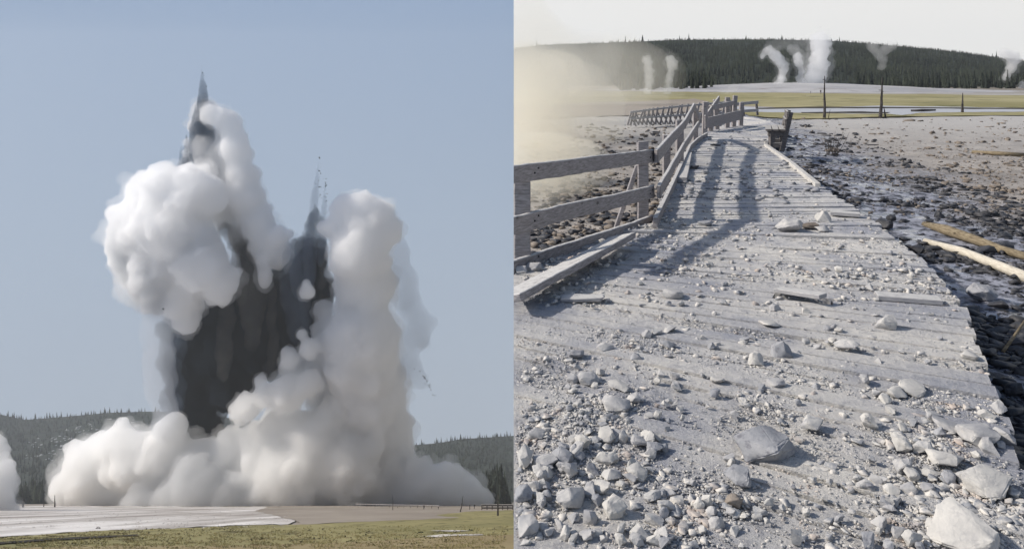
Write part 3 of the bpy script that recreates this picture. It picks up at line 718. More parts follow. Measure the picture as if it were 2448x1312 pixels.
for gname, lab, x0, x1, y0, y1, n, (s0, s1) in ZONES:
    k = 0
    while k < n:
        px, py = rnd.uniform(x0, x1), rnd.uniform(y0, y1); p = G(px, py)
        if not inside_deck(p.x, p.y): continue
        kk = p.y / F; r = rnd.uniform(s0, s1) * kk / 2
        if p.x - 1.4 * r < 0: continue
        if any(abs(px - q[0]) < q[2] * .5 and -q[3] < py - q[1] < 8 for q in NAMED): continue
        o = bpy.data.objects.new('rock', base[cnt % 10]); COL.objects.link(o); cnt += 1
        o.location = (p.x, p.y, max(drift_h(p.x, p.y), 0) + r * .4); o.rotation_euler = (rnd.uniform(-.5, .5), rnd.uniform(-.5, .5), rnd.uniform(0, 6.28))
        o.scale = (r * rnd.uniform(.9, 1.3), r * rnd.uniform(.8, 1.1), r * rnd.uniform(.7, 1.1))
        tone = ['grey', 'pale', 'grey', 'grey', 'dark grey', 'grey', 'pale', 'grey', 'dark grey', 'pale'][(cnt - 1) % 10]; sz_ = 'fist-sized' if r * F / p.y > 15 else 'small' if r * F / p.y > 9 else 'tiny'; fm = 'long' if o.scale.x > o.scale.y * 1.3 else 'tall' if o.scale.z > o.scale.y * 1.05 else 'flat' if o.scale.z < o.scale.y * .85 else 'chunky'
        tag(o, f'{sz_} {fm} {tone} stone on the planks, {where(px, py)}', 'rock', gname); k += 1
for i, me in enumerate(base): me.materials.append(M[['rock', 'rock_pale', 'rock', 'rock', 'rock_grey', 'rock', 'rock_pale', 'rock', 'rock_grey', 'rock_pale'][i]])

# ------------------------------------------------------------------ fences, bench, timber
def beam(name, a, b, w_, h_, mat, parent=None, bev=.006, roll=0.0, up=(0, 0, 1)):
    """a sawn board: cut in short lengths and warped a little so that no edge is dead straight"""
    bm = bmesh.new(); a, b = Vector(a), Vector(b); ln = (b - a).length; add_box(bm, a, b, w_, h_, bev=bev, roll=roll, up=up)
    if a.y < 16 or b.y < 16:
        d = (b - a).normalized()
        for k in range(1, max(2, int(ln / .09))): bmesh.ops.bisect_plane(bm, geom=bm.verts[:] + bm.edges[:] + bm.faces[:], dist=1e-5, plane_co=a + d * (ln * k / max(2, int(ln / .09))), plane_no=d)
        q = rnd.uniform(0, 50)
        for v in bm.verts:
            t = (v.co - a).dot(d); n1 = mnoise.noise(Vector((t * 1.1, q, 0))) * .012; n2_ = mnoise.fractal(v.co * 9 + Vector((q, 0, 0)), 1, 2, 3)
            v.co += Vector((n2_ * .0035, n2_ * .003, n1 + n2_ * .006))
            e = min(t, ln - t)
            if e < .02: v.co += d * (rnd.uniform(-.02, .02))
    cut_seam(bm); me = bm_mesh(name, bm)
    if parent is None: return link(name, me, mat)
    return child(name, me, mat, parent)
fc = empty('fence', G(1400, 580), 'near grey rail fence with three wide boards and square posts, turning beside the boardwalk', 'fence')
A = Vector((.075, 6.12, 0)); B = Vector((1.50, 8.16, 0)); C = Vector((3.10, 13.1, 0)); D = Vector((5.10, 19.6, 0))
def post(p, top, w_=.12, lean=(0, 0), mat='wood', parent=fc, low=-.5): return beam('post', p + Vector((0, 0, low)), p + Vector((lean[0], lean[1], top)), w_, w_, M[mat], parent, up=(0, 1, 0))
post(A, .83, .14); post(B, .89, .12); post(C, .88, .13); post(C + Vector((-.30, -.25, 0)), .62, .13); post(D + Vector((-.1, -.3, 0)), .86, .13)
ab = (B - A).normalized(); nrm = Vector((ab.y, -ab.x, 0)) * .085
def rail(a, b, za, zb, h_=.15, parent=fc, mat='wood', off=nrm, w_=.045): return beam('rail', a + off + Vector((0, 0, za)), b + off + Vector((0, 0, zb)), w_, h_, M[mat], parent)
E = A - ab * .6
rail(E, B + ab * .10, .825, .735); rail(E, B + ab * .10, .41, .315, .15); rail(E, B + ab * .10, .055, -.03, .13)
bc = (C - B).normalized(); n2 = Vector((bc.y, -bc.x, 0)) * .085; B2 = B + Vector((.06, -.06, 0))
rail(B2, C, .74, .80, .16, off=n2); rail(B2 + Vector((.03, 0, 0)), C, .33, .40, .15, off=n2)
cd = (D - C).normalized(); n3 = Vector((cd.y, -cd.x, 0)) * .085
rail(C, C.lerp(D, .55), .80, 1.0, .16, off=n3); rail(C.lerp(D, .55), D, 1.0, .55, .16, off=n3); rail(C, D, .40, .45, .15, off=n3); 
beam('brace', B + Vector((-.42, .1, -.5)), B + Vector((-.05, .05, .62)), .12, .05, M['wood'], fc)
for pp, zs in ((A, (.825, .41, .055)), (B, (.745, .33, .0))):
    for z_ in zs:
        for dx in (-.03, .03):
            bm = bmesh.new(); bmesh.ops.create_cone(bm, segments=8, radius1=.009, radius2=.007, depth=.012, cap_ends=True, matrix=Matrix.Translation(pp + nrm * 1.32 + ab * (dx if pp is B else dx + .06) + Vector((0, 0, z_ + dx * .6))) @ nrm.to_track_quat('Z', 'Y').to_matrix().to_4x4()); child('bolt', bm_mesh('bolt', bm), M['rock_dark'], fc)
# fallen beam
o = beam('fallen_beam', G(1212, 716, .10) + Vector((0, 0, 0)), G(1492, 566, .12), .24, .055, M['wood'], None, roll=R(-16)); tag(o, 'long grey beam fallen across the near planks, its far end resting against the fence', 'beam')
o = beam('loose_plank', G(1627, 430, .045), G(1643, 366, .045), .20, .06, M['deck']); tag(o, 'loose pale plank lying on the boardwalk against the left kerb', 'plank')
o = beam('loose_plank', G(1345, 712, .02), G(1440, 712, .03), .10, .03, M['deck']); tag(o, 'splintered plank piece in the dust just right of the fallen beam', 'plank')
# middle fence section beyond the corner
f2 = empty('fence', G(1730, 305), 'short broken fence section beyond the corner, running right to the bend', 'fence')
fp = [G(1683, 316), G(1700, 313), G(1716, 309), G(1738, 305), G(1752, 303), G(1769, 301)]
for i, p in enumerate(fp): post(p, [.95, .8, 1.0, 1.05, 1.1, .85][i], .14, (rnd.uniform(-.1, .1), 0), 'wood', f2)
beam('rail', fp[0] + Vector((0, -.1, .28)), fp[-1] + Vector((0, -.1, .40)), .05, .34, M['wood'], f2); beam('rail', fp[1] + Vector((0, -.1, .75)), fp[-2] + Vector((0, -.1, .85)), .05, .16, M['wood'], f2)
beam('rail', fp[0] + Vector((0, -.1, .45)), fp[2] + Vector((0, -.15, 1.05)), .05, .15, M['wood'], f2)
# far zig-zag fence
f3 = empty('fence', G(1600, 296, -.3), 'long fence with many slanting posts lining the far boardwalk at the edge of the mist', 'fence')
prev = None
for i in range(22):
    s = i / 21; px = 1500 + 236 * s ** 1.15; pb = 300 - 6 * s; p = G(px, pb, -.3); hgt = .62 + .45 * s
    q = p + Vector((rnd.uniform(.1, .25), 0, hgt))
    beam('post', p, q, .10, .08, M['wood'], f3); beam('brace', p + Vector((.40, .2, 0)), p + Vector((.1, 0, hgt * .7)), .06, .05, M['wood'], f3)
    if prev is not None:
        beam('rail', prev[0] + Vector((.1, -.08, prev[2] * .9)), p + Vector((.1, -.08, hgt * .9)), .05, .08, M['deck'], f3)
        beam('rail', prev[0] + Vector((.1, -.08, prev[2] * .45)), p + Vector((.1, -.08, hgt * .45)), .05, .07, M['deck'], f3)
    prev = (p, q, hgt)
f4 = empty('fence', G(1790, 276, -.2), 'short pale handrail at the far bend, ending in a dark slanting post', 'fence')
p0, p1 = G(1750, 279, -.2), G(1811, 276, -.2)
for k in (0, .45, 1): beam('post', p0.lerp(p1, k), p0.lerp(p1, k) + Vector((-.08, 0, .75)), .12, .1, M['wood_dark'], f4)
beam('rail', p0 + Vector((0, -.1, .62)), p1 + Vector((0, -.1, .70)), .05, .16, M['deck'], f4); beam('rail', p0 + Vector((0, -.1, .25)), p1 + Vector((0, -.1, .28)), .05, .14, M['deck'], f4)

# bench seen from its end
be = G(1852, 352); bn = empty('bench', be, 'dark wooden bench with a tall tilted back on the right edge of the boardwalk', 'bench')
ax = Vector((.35, 1, 0)).normalized(); sx_ = Vector((1, -.2, 0)).normalized()
for k in (0, 1.35):
    o_ = be + ax * k
    beam('leg', o_ + sx_ * -.06 + Vector((0, 0, 0)), o_ + sx_ * -.06 + Vector((0, 0, .40)), .12, .10, M['wood_dark'], bn, up=(0, 1, 0))
    beam('leg', o_ + sx_ * .15 + Vector((0, 0, -.1)), o_ + sx_ * .36 + Vector((0, 0, .86)), .12, .10, M['wood_dark'], bn, up=(0, 1, 0))
    beam('seat_support', o_ + sx_ * -.10 + Vector((0, 0, .05)), o_ + sx_ * .2 + Vector((0, 0, .05)), .10, .12, M['wood_dark'], bn)
    beam('seat_support', o_ + sx_ * -.16 + Vector((0, 0, .33)), o_ + sx_ * .3 + Vector((0, 0, .33)), .10, .12, M['wood_dark'], bn)
o_ = be + Vector((0, 0, .425))
for k in (-.14, .02, .18): beam('seat', o_ + sx_ * k - ax * .15, o_ + sx_ * k + ax * 1.5, .14, .05, M['wood_dark'], bn)
for hz in (.62, .80): beam('backrest', be + sx_ * (.10 + .25 * hz) + Vector((0, 0, hz)) - ax * .1, be + sx_ * (.10 + .25 * hz) + Vector((0, 0, hz)) + ax * 1.45, .05, .15, M['wood_dark'], bn)

def logm(name, pts, rads, mat, label, cat='log'):
    bm = bmesh.new(); add_tube(bm, pts, rads, 9)
    for v in bm.verts: v.co += Vector((mnoise.noise(v.co * 5), mnoise.noise(v.co * 5 + Vector((9, 0, 0))), mnoise.noise(v.co * 4 + Vector((0, 9, 0))))) * rads[0] * .25
    o = link(name, bm_mesh(name, bm), M[mat], smooth=True); return tag(o, label, cat)
gm = lambda px, py, dz=0: G(px, py, -.42) + Vector((0, 0, dz))
logm('log', [gm(2212, 582, .03), gm(2300, 612, .05), gm(2390, 648, .05), gm(2470, 684, .06)], [.035, .05, .055, .06], 'log_pale', 'smooth pale log lying in the mud right of the boardwalk')
logm('log', [gm(2210, 540, .02), gm(2260, 560, .06), gm(2330, 585, .06), gm(2400, 606, .04), gm(2470, 628, .04)], [.04, .07, .06, .05, .05], 'log_brown', 'crooked brown log lying behind the smooth pale log')
logm('branch', [gm(2398, 856, .05), gm(2425, 842, .12), gm(2452, 826, .2)], [.012, .01, .008], 'log_brown', 'thin brown twig sticking up in the shaded mud at the right edge', 'branch')
logm('log', [gm(2325, 366, .03), gm(2390, 372, .05), gm(2448, 374, .04)], [.04, .06, .05], 'log_brown', 'distant weathered log lying out on the dry flat', 'log')
# dead shrub
bm = bmesh.new(); p = gm(1988, 372)
for k in range(16):
    d = Vector((rnd.uniform(-.35, .6), rnd.uniform(-.3, .3), 1)).normalized(); ln = rnd.uniform(.25, .75 if k else 1.0)
    q = p + Vector((rnd.uniform(-.12, .12), rnd.uniform(-.1, .1), 0)); m1 = q + d * ln * .5 + Vector((rnd.uniform(-.06, .06), 0, 0)); add_tube(bm, [q, m1, q + d * ln + Vector((rnd.uniform(-.1, .14), 0, 0))], [.010, .007, .003], 4)
tag(link('dead_shrub', bm_mesh('dead_shrub', bm), M['bark']), 'leafless dead shrub with thin upright twigs on the dark mound right of the boardwalk', 'shrub')

def dead_tree(name, base_p, h_, r0, label, lean=0.0, stubs=9, kink=.02, group=None, low=.3):
    t = empty(name, base_p, label, 'dead tree', group); bm = bmesh.new(); pts = []
    for k in range(9):
        s = k / 8; pts.append(base_p + Vector((lean * h_ * s + kink * h_ * mnoise.noise(Vector((s * 4, base_p.x, 0))), 0, h_ * s - .2 * (1 - s))))
    add_tube(bm, pts, [r0 * (1 - .8 * k / 8) for k in range(9)], 7); child('trunk', bm_mesh('trunk', bm), M['bark'], t)
    for k in range(stubs):
        s = rnd.uniform(low, .97); i = int(s * 8); q = pts[i].lerp(pts[min(i + 1, 8)], s * 8 - i); a = rnd.uniform(0, 6.28); ln = h_ * rnd.uniform(.03, .09)
        d = Vector((math.cos(a), math.sin(a), rnd.uniform(-.3, .5))); bm = bmesh.new(); add_tube(bm, [q, q + d * ln * .6, q + d * ln + Vector((0, 0, -ln * .1))], [r0 * .22, r0 * .16, r0 * .08], 5)
        child('branch', bm_mesh('branch', bm), M['bark'], t)
    return t
dead_tree('dead_tree', G(1971, 284, -.4), 2.1 / 1676 * 0 + 102 / F * G(1971, 284, -.4).y, .09, 'tall straight dead pine trunk standing left of the other trunks on the far flat', stubs=5, kink=.01)
dead_tree('dead_tree', G(2104, 281, -.4), 96 / F * G(2104, 281, -.4).y, .11, 'dead pine with a slight lean and short side branches, middle of the far flat', lean=.06, stubs=10)
dead_tree('dead_tree', G(2118, 281, -.4), 26 / F * G(2118, 281, -.4).y, .07, 'short broken stump beside the leaning dead pine', lean=-.2, stubs=1)
dead_tree('dead_tree', G(2300, 270, -.4), 48 / F * G(2300, 270, -.4).y, .10, 'short thin dead trunk near the right side of the far flat', lean=.03, stubs=3)
dead_tree('dead_tree', G(1978, 284, -.4), 22 / F * G(1978, 284, -.4).y, .03, 'thin bent dead sapling beside the tall straight trunk', lean=.3, stubs=2)
pd = G(2150, 268, -.36); logm('log', [G(2178, 264.5, -.3), G(2205, 264, -.28), G(2236, 263.5, -.3)], [.06, .08, .05], 'bark', 'dark driftwood log lying in the shallow river')

# conifers that stand clear of the far wood
def leafy(h_, wd, seed, n=420):
    r = np.random.default_rng(seed); V, Fc = [], []
    for j in range(n):
        t = (j + .5) / n; hgt = .07 + .93 * t; rad = wd * (1.03 - hgt) * (.45 + .75 * r.random()) * (1 + .35 * math.sin(hgt * 40 + seed)) + .015
        a = r.uniform(0, 6.283); c = np.array([math.cos(a), math.sin(a)]); s = np.array([-c[1], c[0]]) * r.uniform(.02, .05) * wd * 4; k = len(V); z = hgt - rad * .35
        V += [[c[0] * rad * .2, c[1] * rad * .2, hgt + .015], [c[0] * rad * .7 + s[0], c[1] * rad * .7 + s[1], z], [c[0] * rad, c[1] * rad, z - .02], [c[0] * rad * .7 - s[0], c[1] * rad * .7 - s[1], z - .015]]
        Fc += [[k, k + 1, k + 2, k + 3]]
    return np.array(V) * h_, np.array(Fc)
def conifer(p, h_, wd, label, group, seed, lean=0):
    t = empty('conifer', p, label, 'conifer', group); V, Fc = leafy(h_, wd, seed); V[:, 0] += V[:, 2] * lean
    o = link('crown', mesh_np('crown', V, Fc), M['conifer']); o.parent = t
    bm = bmesh.new(); add_tube(bm, [Vector((0, 0, -.8)), Vector((lean * h_ * .5, 0, h_ * .5)), Vector((lean * h_ * .96, 0, h_ * .96))], [h_ * .018, h_ * .011, h_ * .003], 6); o = link('trunk', bm_mesh('trunk', bm), M['bark']); o.parent = t
    return t
RT = [(2052, 40, 'first conifer of the near clump right of the main geyser'), (2066, 34, None), (2080, 38, None), (2096, 33, None), (2112, 30, None), (2222, 30, None), (2240, 42, 'tallest pointed conifer of the right clump below the hill'),
      (2262, 34, None), (2284, 30, None), (2304, 40, None), (2326, 36, None), (2348, 45, None), (2370, 48, None), (2392, 46, None), (2412, 42, None), (2434, 45, None)]
for i, (px, hp, lb) in enumerate(RT):
    yb = interp(BASE_R, px) + 2; Y = 260; p = S(px, yb, Y); g = 'conifers of the clump beside the mound' if px < 2150 else 'conifers below the right end of the hill'
    conifer(p, hp / F * Y, .26, lb or f"{['second', 'third', 'fourth', 'fifth'][i - 1]} conifer from the left in the clump beside the mound" if px < 2150 else lb or f"{['leftmost', '', 'third', 'fourth', 'fifth', 'sixth', 'seventh', 'eighth', 'ninth', 'tenth', 'rightmost'][i - 5]} conifer in the row below the right end of the hill", g, 40 + i)

# ------------------------------------------------------------------ people (a few pixels tall)
def person(p, h_, top, legs, label, pose=0, group=None):
    t = Vector((0, 0, 1)); me = bpy.data.meshes.new('person'); s = h_ / 1.75
    sw = .12 * (1 if pose % 2 == 0 else -1)
    V = [(0, 0, .95), (0, 0, 1.15), (0, 0, 1.38), (0, 0, 1.50), (0, 0, 1.64), (.10, 0, .90), (.12, -sw, .50), (.13, sw * .8, .07), (.13, sw * .8 - .12, .03), (-.10, 0, .90), (-.12, sw, .50), (-.13, -sw * .8, .07), (-.13, -sw * .8 - .12, .03),
         (.19, 0, 1.38), (.26, .02, 1.10), (.24, -.12, .88), (-.19, 0, 1.38), (-.26, .02, 1.10), (-.24, -.12, .88)]
    if pose == 2: V[14] = (.30, -.12, 1.20); V[15] = (.12, -.30, 1.45); V[17] = (-.30, -.12, 1.20); V[18] = (-.10, -.30, 1.45)
    E_ = [(0, 1), (1, 2), (2, 3), (3, 4), (0, 5), (5, 6), (6, 7), (7, 8), (0, 9), (9, 10), (10, 11), (11, 12), (2, 13), (13, 14), (14, 15), (2, 16), (16, 17), (17, 18)]
    rad = [.15, .14, .16, .06, .105, .10, .07, .05, .04, .10, .07, .05, .04, .07, .05, .035, .07, .05, .035]
    me.from_pydata([Vector(v) * s for v in V], E_, [])
    o = bpy.data.objects.new('person', me); COL.objects.link(o); md = o.modifiers.new('skin', 'SKIN')
    for i, sv in enumerate(me.skin_vertices[0].data): sv.radius = (rad[i] * s, rad[i] * s * .85); sv.use_root = (i == 0)
    o.modifiers.new('sub', 'SUBSURF').render_levels = 1
    dg = bpy.context.evaluated_depsgraph_get(); m2 = bpy.data.meshes.new_from_object(o.evaluated_get(dg)); o.modifiers.clear(); o.data = m2
    o.location = p; o.rotation_euler = (0, 0, pose * 1.3)
    m2.materials.clear()
    for c in (legs, top, (.35, .22, .16), (.03, .02, .018)):
        mm, t_, b_ = new_mat('cloth_skin'); b_.inputs['Base Color'].default_value = (*c, 1); b_.inputs['Roughness'].default_value = .9; m2.materials.append(mm)
    for f in m2.polygons:
        z = f.center.z / s; xx = abs(f.center.x) / s
        f.material_index = 3 if z > 1.70 else 2 if z > 1.46 or (xx > .2 and z < .98) else 1 if z > .92 else 0
        f.use_smooth = True
    return tag(o, label, 'person', group)
PEOPLE = [
 (815, 1207, 11, (.04, .05, .07), 'person in dark clothes standing alone on the tan rise before the steam', 0),
 (955, 1210, 6, (.12, .12, .12), 'small distant person on the path right of the thin pole', 1),
 (1013, 1217, 12, (.05, .05, .06), 'person in dark clothes standing right of the boardwalk middle, before the steam', 2),
 (1048, 1217, 8, (.10, .10, .11), 'small crouched-looking person left of the slim dead tree', 0),
 (1123, 1217, 13, (.03, .03, .035), 'left one of two people in dark clothes beside the fence end', 1),
 (1134, 1216, 12, (.015, .015, .02), 'right one of two people in black clothes beside the fence end', 2),
]
for px, py, hp, c, lb, ps in PEOPLE:
    p = GL(px, py); person(p, hp / F * p.y, c, (.04, .04, .05), lb, ps)
for px, py, hp, c, lb, ps in [(1962, 226, 12, (.10, .10, .12), 'person in grey standing on the far path beside the tall straight dead trunk', 0), (1938, 224, 7, (.05, .05, .05), 'small distant person on the sinter mound left of the geyser path', 1)]:
    p = S(px, py, 108); person(Vector((p.x, p.y, H - (py - PY0) / F * 108)), hp / F * 108, c, (.05, .05, .06), lb, ps)

# ------------------------------------------------------------------ left-hand place: a plain falling away, wooded hills
def left_plain(u, v):
    px, d = u, v
    py = PY0 + F * ((EY / d + SN) / CS)
    p = S(px, py, d); p += NL * (.04 * mnoise.fractal(Vector((p.x * .02, p.y * .05, 3)), 1, 2, 4) - .06); return p
patch('ground', left_plain, np.linspace(-700, 1228, 90), np.geomspace(34, 900, 90), M['tanL'])
def lsheet(name, pts, mat, lift, jit=.8):
    return sheet(name, pts, M[mat], jit=jit, plane=lambda x, y: GL(x, y, lift), sub=14)
lsheet('sinter_flat', [(-500, 1209), (140, 1208.5), (400, 1209.5), (668, 1210.5), (640, 1220), (672, 1234), (705, 1243), (690, 1252), (560, 1254), (400, 1262), (230, 1268), (0, 1282), (-500, 1305)], 'sinter', .06, 1.3)
lsheet('tan_rise', [(640, 1211), (760, 1203), (860, 1208), (960, 1215), (1020, 1228), (1100, 1236), (900, 1245), (720, 1252), (700, 1240), (610, 1221)], 'tanL', .10, 1.2)
lsheet('meadow', [(-500, 1308), (0, 1284), (230, 1268), (420, 1262), (560, 1256), (720, 1253), (900, 1245), (1000, 1234), (1120, 1222), (1228, 1219), (1228, 1330), (-500, 1360)], 'grassL', .08, .9)
lsheet('slope', [(-500, 1345), (0, 1309), (250, 1304), (500, 1303), (700, 1300), (900, 1292), (1000, 1285), (1228, 1276), (1228, 1380), (-500, 1420)], 'brownL', .12, .9)
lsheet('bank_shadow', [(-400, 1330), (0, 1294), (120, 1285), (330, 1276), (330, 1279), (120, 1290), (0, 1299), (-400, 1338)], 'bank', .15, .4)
for q in ([(1000, 1281), (1060, 1276), (1150, 1275), (1156, 1277.5), (1060, 1281), (1052, 1283)], [(1030, 1267.5), (1070, 1266), (1125, 1267), (1080, 1269)]):
    lsheet('sand_patch', q, 'sinter', .15, .5)
# short tufts and hummocks over the meadow
tv = []
for _ in range(8):
    V, Fc = [], []
    for _ in range(9):
        a = rnd.uniform(0, 6.28); q = Vector((math.cos(a), math.sin(a), 0)); b0_ = q * rnd.uniform(0, .5); k = len(V); sd_ = Vector((-q.y, q.x, 0)) * .16; V += [tuple(b0_ - sd_), tuple(b0_ + sd_), tuple(b0_ + q * .35 + Vector((0, 0, rnd.uniform(.5, 1))))]; Fc.append([k, k + 1, k + 2])
    tv.append((np.array(V), np.array(Fc)))
for nm, m_, n_, ya, yb, s0, s1 in (('grass_tufts', 'grassL', 5000, 1256, 1311, .04, .13), ('grass_tufts', 'brownL', 2500, 1272, 1311, .04, .11), ('dark_tufts', 'bank', 350, 1262, 1300, .06, .15), ('crust', 'sinter', 600, 1212, 1262, .06, .25)):
    P, Sx = [], []
    while len(P) < n_:
        px, py = rnd.uniform(0, 1226), rnd.uniform(ya, yb)
        if nm != 'crust' and py < interp([(0, 1284), (230, 1268), (560, 1256), (900, 1245), (1120, 1232), (1228, 1230)], px): continue
        if nm == 'crust' and px > 690: continue
        if mnoise.noise(Vector((px * .02, py * .2, n_))) < -.05: continue
        p = GL(px, py, .12)
        if p.x > -.6: continue
        r = rnd.uniform(s0, s1); P.append(tuple(p)); Sx.append((r * 1.6, r, r * (.8 if nm != 'crust' else .35)))
    tag(scatter(nm, tv, P, Sx, M[m_]), {'grass_tufts': 'olive and tan tufts of meadow grass', 'dark_tufts': 'dark damp tufts along the meadow banks', 'crust': 'broken white mineral crust on the flat'}[nm], 'ground cover', kind='stuff')
RIDGE_L = [(-900, 960), (-300, 975), (0, 990), (60, 1003), (150, 996), (260, 986), (356, 983), (450, 985), (560, 1000), (700, 1030), (850, 1060), (985, 1064), (1050, 1058), (1100, 1049), (1228, 1041)]
YL0, YL1 = 520.0, 1300.0
def hill_l(px, t):
    y1 = interp(RIDGE_L, px); Y = YL0 + (YL1 - YL0) * t; y = 1214 + (y1 - 1214) * t ** .9
    y -= 14 * mnoise.fractal(Vector((px * .006, t * 2.5, 4)), 1, 2, 4) * t * (1 - t) * 3
    return S(px, y, Y)
patch('hills', lambda u, v: hill_l(u, v) if v <= 1 else hill_l(u, 1) + Vector((0, 120 * (v - 1) * 10, -140 * (v - 1) * 10)), np.linspace(-900, 1228, 130), np.r_[np.linspace(0, 1, 40), 1.1, 1.5], M['forest_floor'])
def is_cliff(px, y):
    return (60 < px < 340 and abs(y - (1085 - (px - 60) * .22)) < 40 and mnoise.fractal(Vector((px * .03, y * .045, 2)), 1, 2, 3) > -.05)
pos, sc = [], []
for _ in range(8500):
    px = rnd.uniform(-300, 1224); t = rnd.random() ** .75
    p = hill_l(px, t); y = PY0 + (H - p.z) / p.y * F
    if 430 < px < 960 and y > 1080: continue
    if is_cliff(px, y) and rnd.random() < .93: continue
    pos.append(p - Vector((0, 0, 1))); sc.append(rnd.uniform(6, 10.5) * (1.0 - .2 * t))
for _ in range(150):
    px = rnd.uniform(-200, 1222); pos.append(hill_l(px, 1)); sc.append(rnd.choice([7, 8, 11]))
for _ in range(420):
    px = rnd.choice([rnd.uniform(-200, 175), rnd.uniform(1145, 1224)]); p = S(px, 1212, rnd.uniform(420, 500)); pos.append(p - Vector((0, 0, 0))); sc.append(rnd.uniform(8, 20) if px < 200 else rnd.uniform(14, 34) * (.5 + .5 * (px - 1130) / 94))
sc = np.array(sc); P_ = np.array([tuple(p) for p in pos]); keep = P_[:, 0] + sc * .25 < 0
tag(scatter('forest', TT, P_[keep], np.stack([sc * 1.1, sc * 1.1, sc], 1)[keep], M['forest']), 'hazy conifer forest covering the hills behind the eruption', 'forest', kind='stuff')
# pale cliff bands
k = 0; P, Sx = [], []
for _ in range(3000):
    px, y = rnd.uniform(60, 340), rnd.uniform(1000, 1110)
    if not is_cliff(px, y): continue
    t = max(.05, min(.98, ((1214 - y) / (1214 - interp(RIDGE_L, px))) ** (1 / .9))); p = hill_l(px, t); P.append(tuple(p + Vector((0, -4, -1)))); Sx.append((rnd.uniform(4, 9), 3, rnd.uniform(3, 8)))
    if len(P) > 420: break
tag(scatter('cliff', T2, P, Sx, M['cliff']), 'broken pale grey cliff bands among the trees on the left hillside', 'cliff', kind='structure')

def dead_l(px, pyb, hp, lab, lean, r=.25, stubs=8):
    p = GL(px, pyb); return dead_tree('dead_tree', p, hp / F * p.y, r, lab, lean=lean, stubs=stubs, kink=.03)
dead_l(1190, 1233, 54, 'dead forked tree standing before the fence at the right end of the plain', .02, .22)
dead_l(1101, 1222, 38, 'slim dead tree leaning right, between the people and the steam', .16, .18, 4)
dead_l(939, 1219, 40, 'thin bare pole-like dead tree before the steam', 0, .10, 1)
dead_l(55, 1212, 40, 'pale dead trunk at the left, beside the small steam cloud', .0, .30, 3)
dead_l(131, 1212, 30, 'short pale dead trunk right of the small steam cloud', .0, .30, 2)
dead_l(105, 1211, 26, 'thinnest dead trunk between the two pale trunks at the left', .0, .18, 1)
f5 = empty('fence', GL(1180, 1217), 'dark low wooden fence and platform at the right end of the plain', 'fence')
q0, q1 = GL(1152, 1217), GL(1226, 1217)
for k in range(7): beam_p = q0.lerp(q1, k / 6); bm = bmesh.new(); add_box(bm, beam_p, beam_p + Vector((0, 0, 1.5)), .3, .3, up=(0, 1, 0)); child('post', bm_mesh('post', bm), M['wood_dark'], f5)
for z in (.5, 1.35): bm = bmesh.new(); add_box(bm, q0 + Vector((0, 0, z)), q1 + Vector((0, 0, z)), .12, .4); child('rail', bm_mesh('rail', bm), M['wood_dark'], f5)
f6 = empty('fence', GL(950, 1213), 'faint low handrail of the boardwalk crossing in front of the steam', 'fence')
qs = [GL(850, 1209.5), GL(950, 1212.5), GL(1050, 1214.5)]
for a, c in zip(qs, qs[1:]):
    bm = bmesh.new(); add_box(bm, a + Vector((0, 0, 1.0)), c + Vector((0, 0, 1.0)), .1, .18); child('rail', bm_mesh('rail', bm), M['wood'], f6)
    for k in range(6): q = a.lerp(c, k / 6); bm = bmesh.new(); add_box(bm, q, q + Vector((0, 0, 1.1)), .15, .15, up=(0, 1, 0)); child('post', bm_mesh('post', bm), M['wood'], f6)
for i, (px, py, wp) in enumerate([(233, 1264, 12), (817, 1286, 18), (855, 1284, 14), (878, 1284, 14), (1124, 1270, 14), (1005, 1275, 14)]):
    p = GL(px, py); r = wp / F * p.y / 2; bm = bmesh.new()
    for _ in range(90):
        d = Vector((rnd.gauss(0, 1), rnd.gauss(0, .7), abs(rnd.gauss(0, .7)))).normalized() * rnd.uniform(.5, 1) * r; d.z *= .7; n = rnd.uniform(.15, .3) * r
        vs = [bm.verts.new(p + d + Vector((rnd.uniform(-n, n), rnd.uniform(-n, n), rnd.uniform(-n, n)))) for _ in range(4)]; bm.faces.new(vs[:3]); bm.faces.new(vs[1:])
    LB = ['small dark bush at the foot of the white sinter slope', 'low olive bush, left of three on the grass bank', 'low olive bush, middle of three on the grass bank', 'low olive bush, right of three on the grass bank', 'dark bush behind the longest sand patch', 'dark tuft left of the longest sand patch']
    tag(link('bush', bm_mesh('bush', bm), M['grassL'] if i in (1, 2, 3) else M['forest']), LB[i], 'bush')

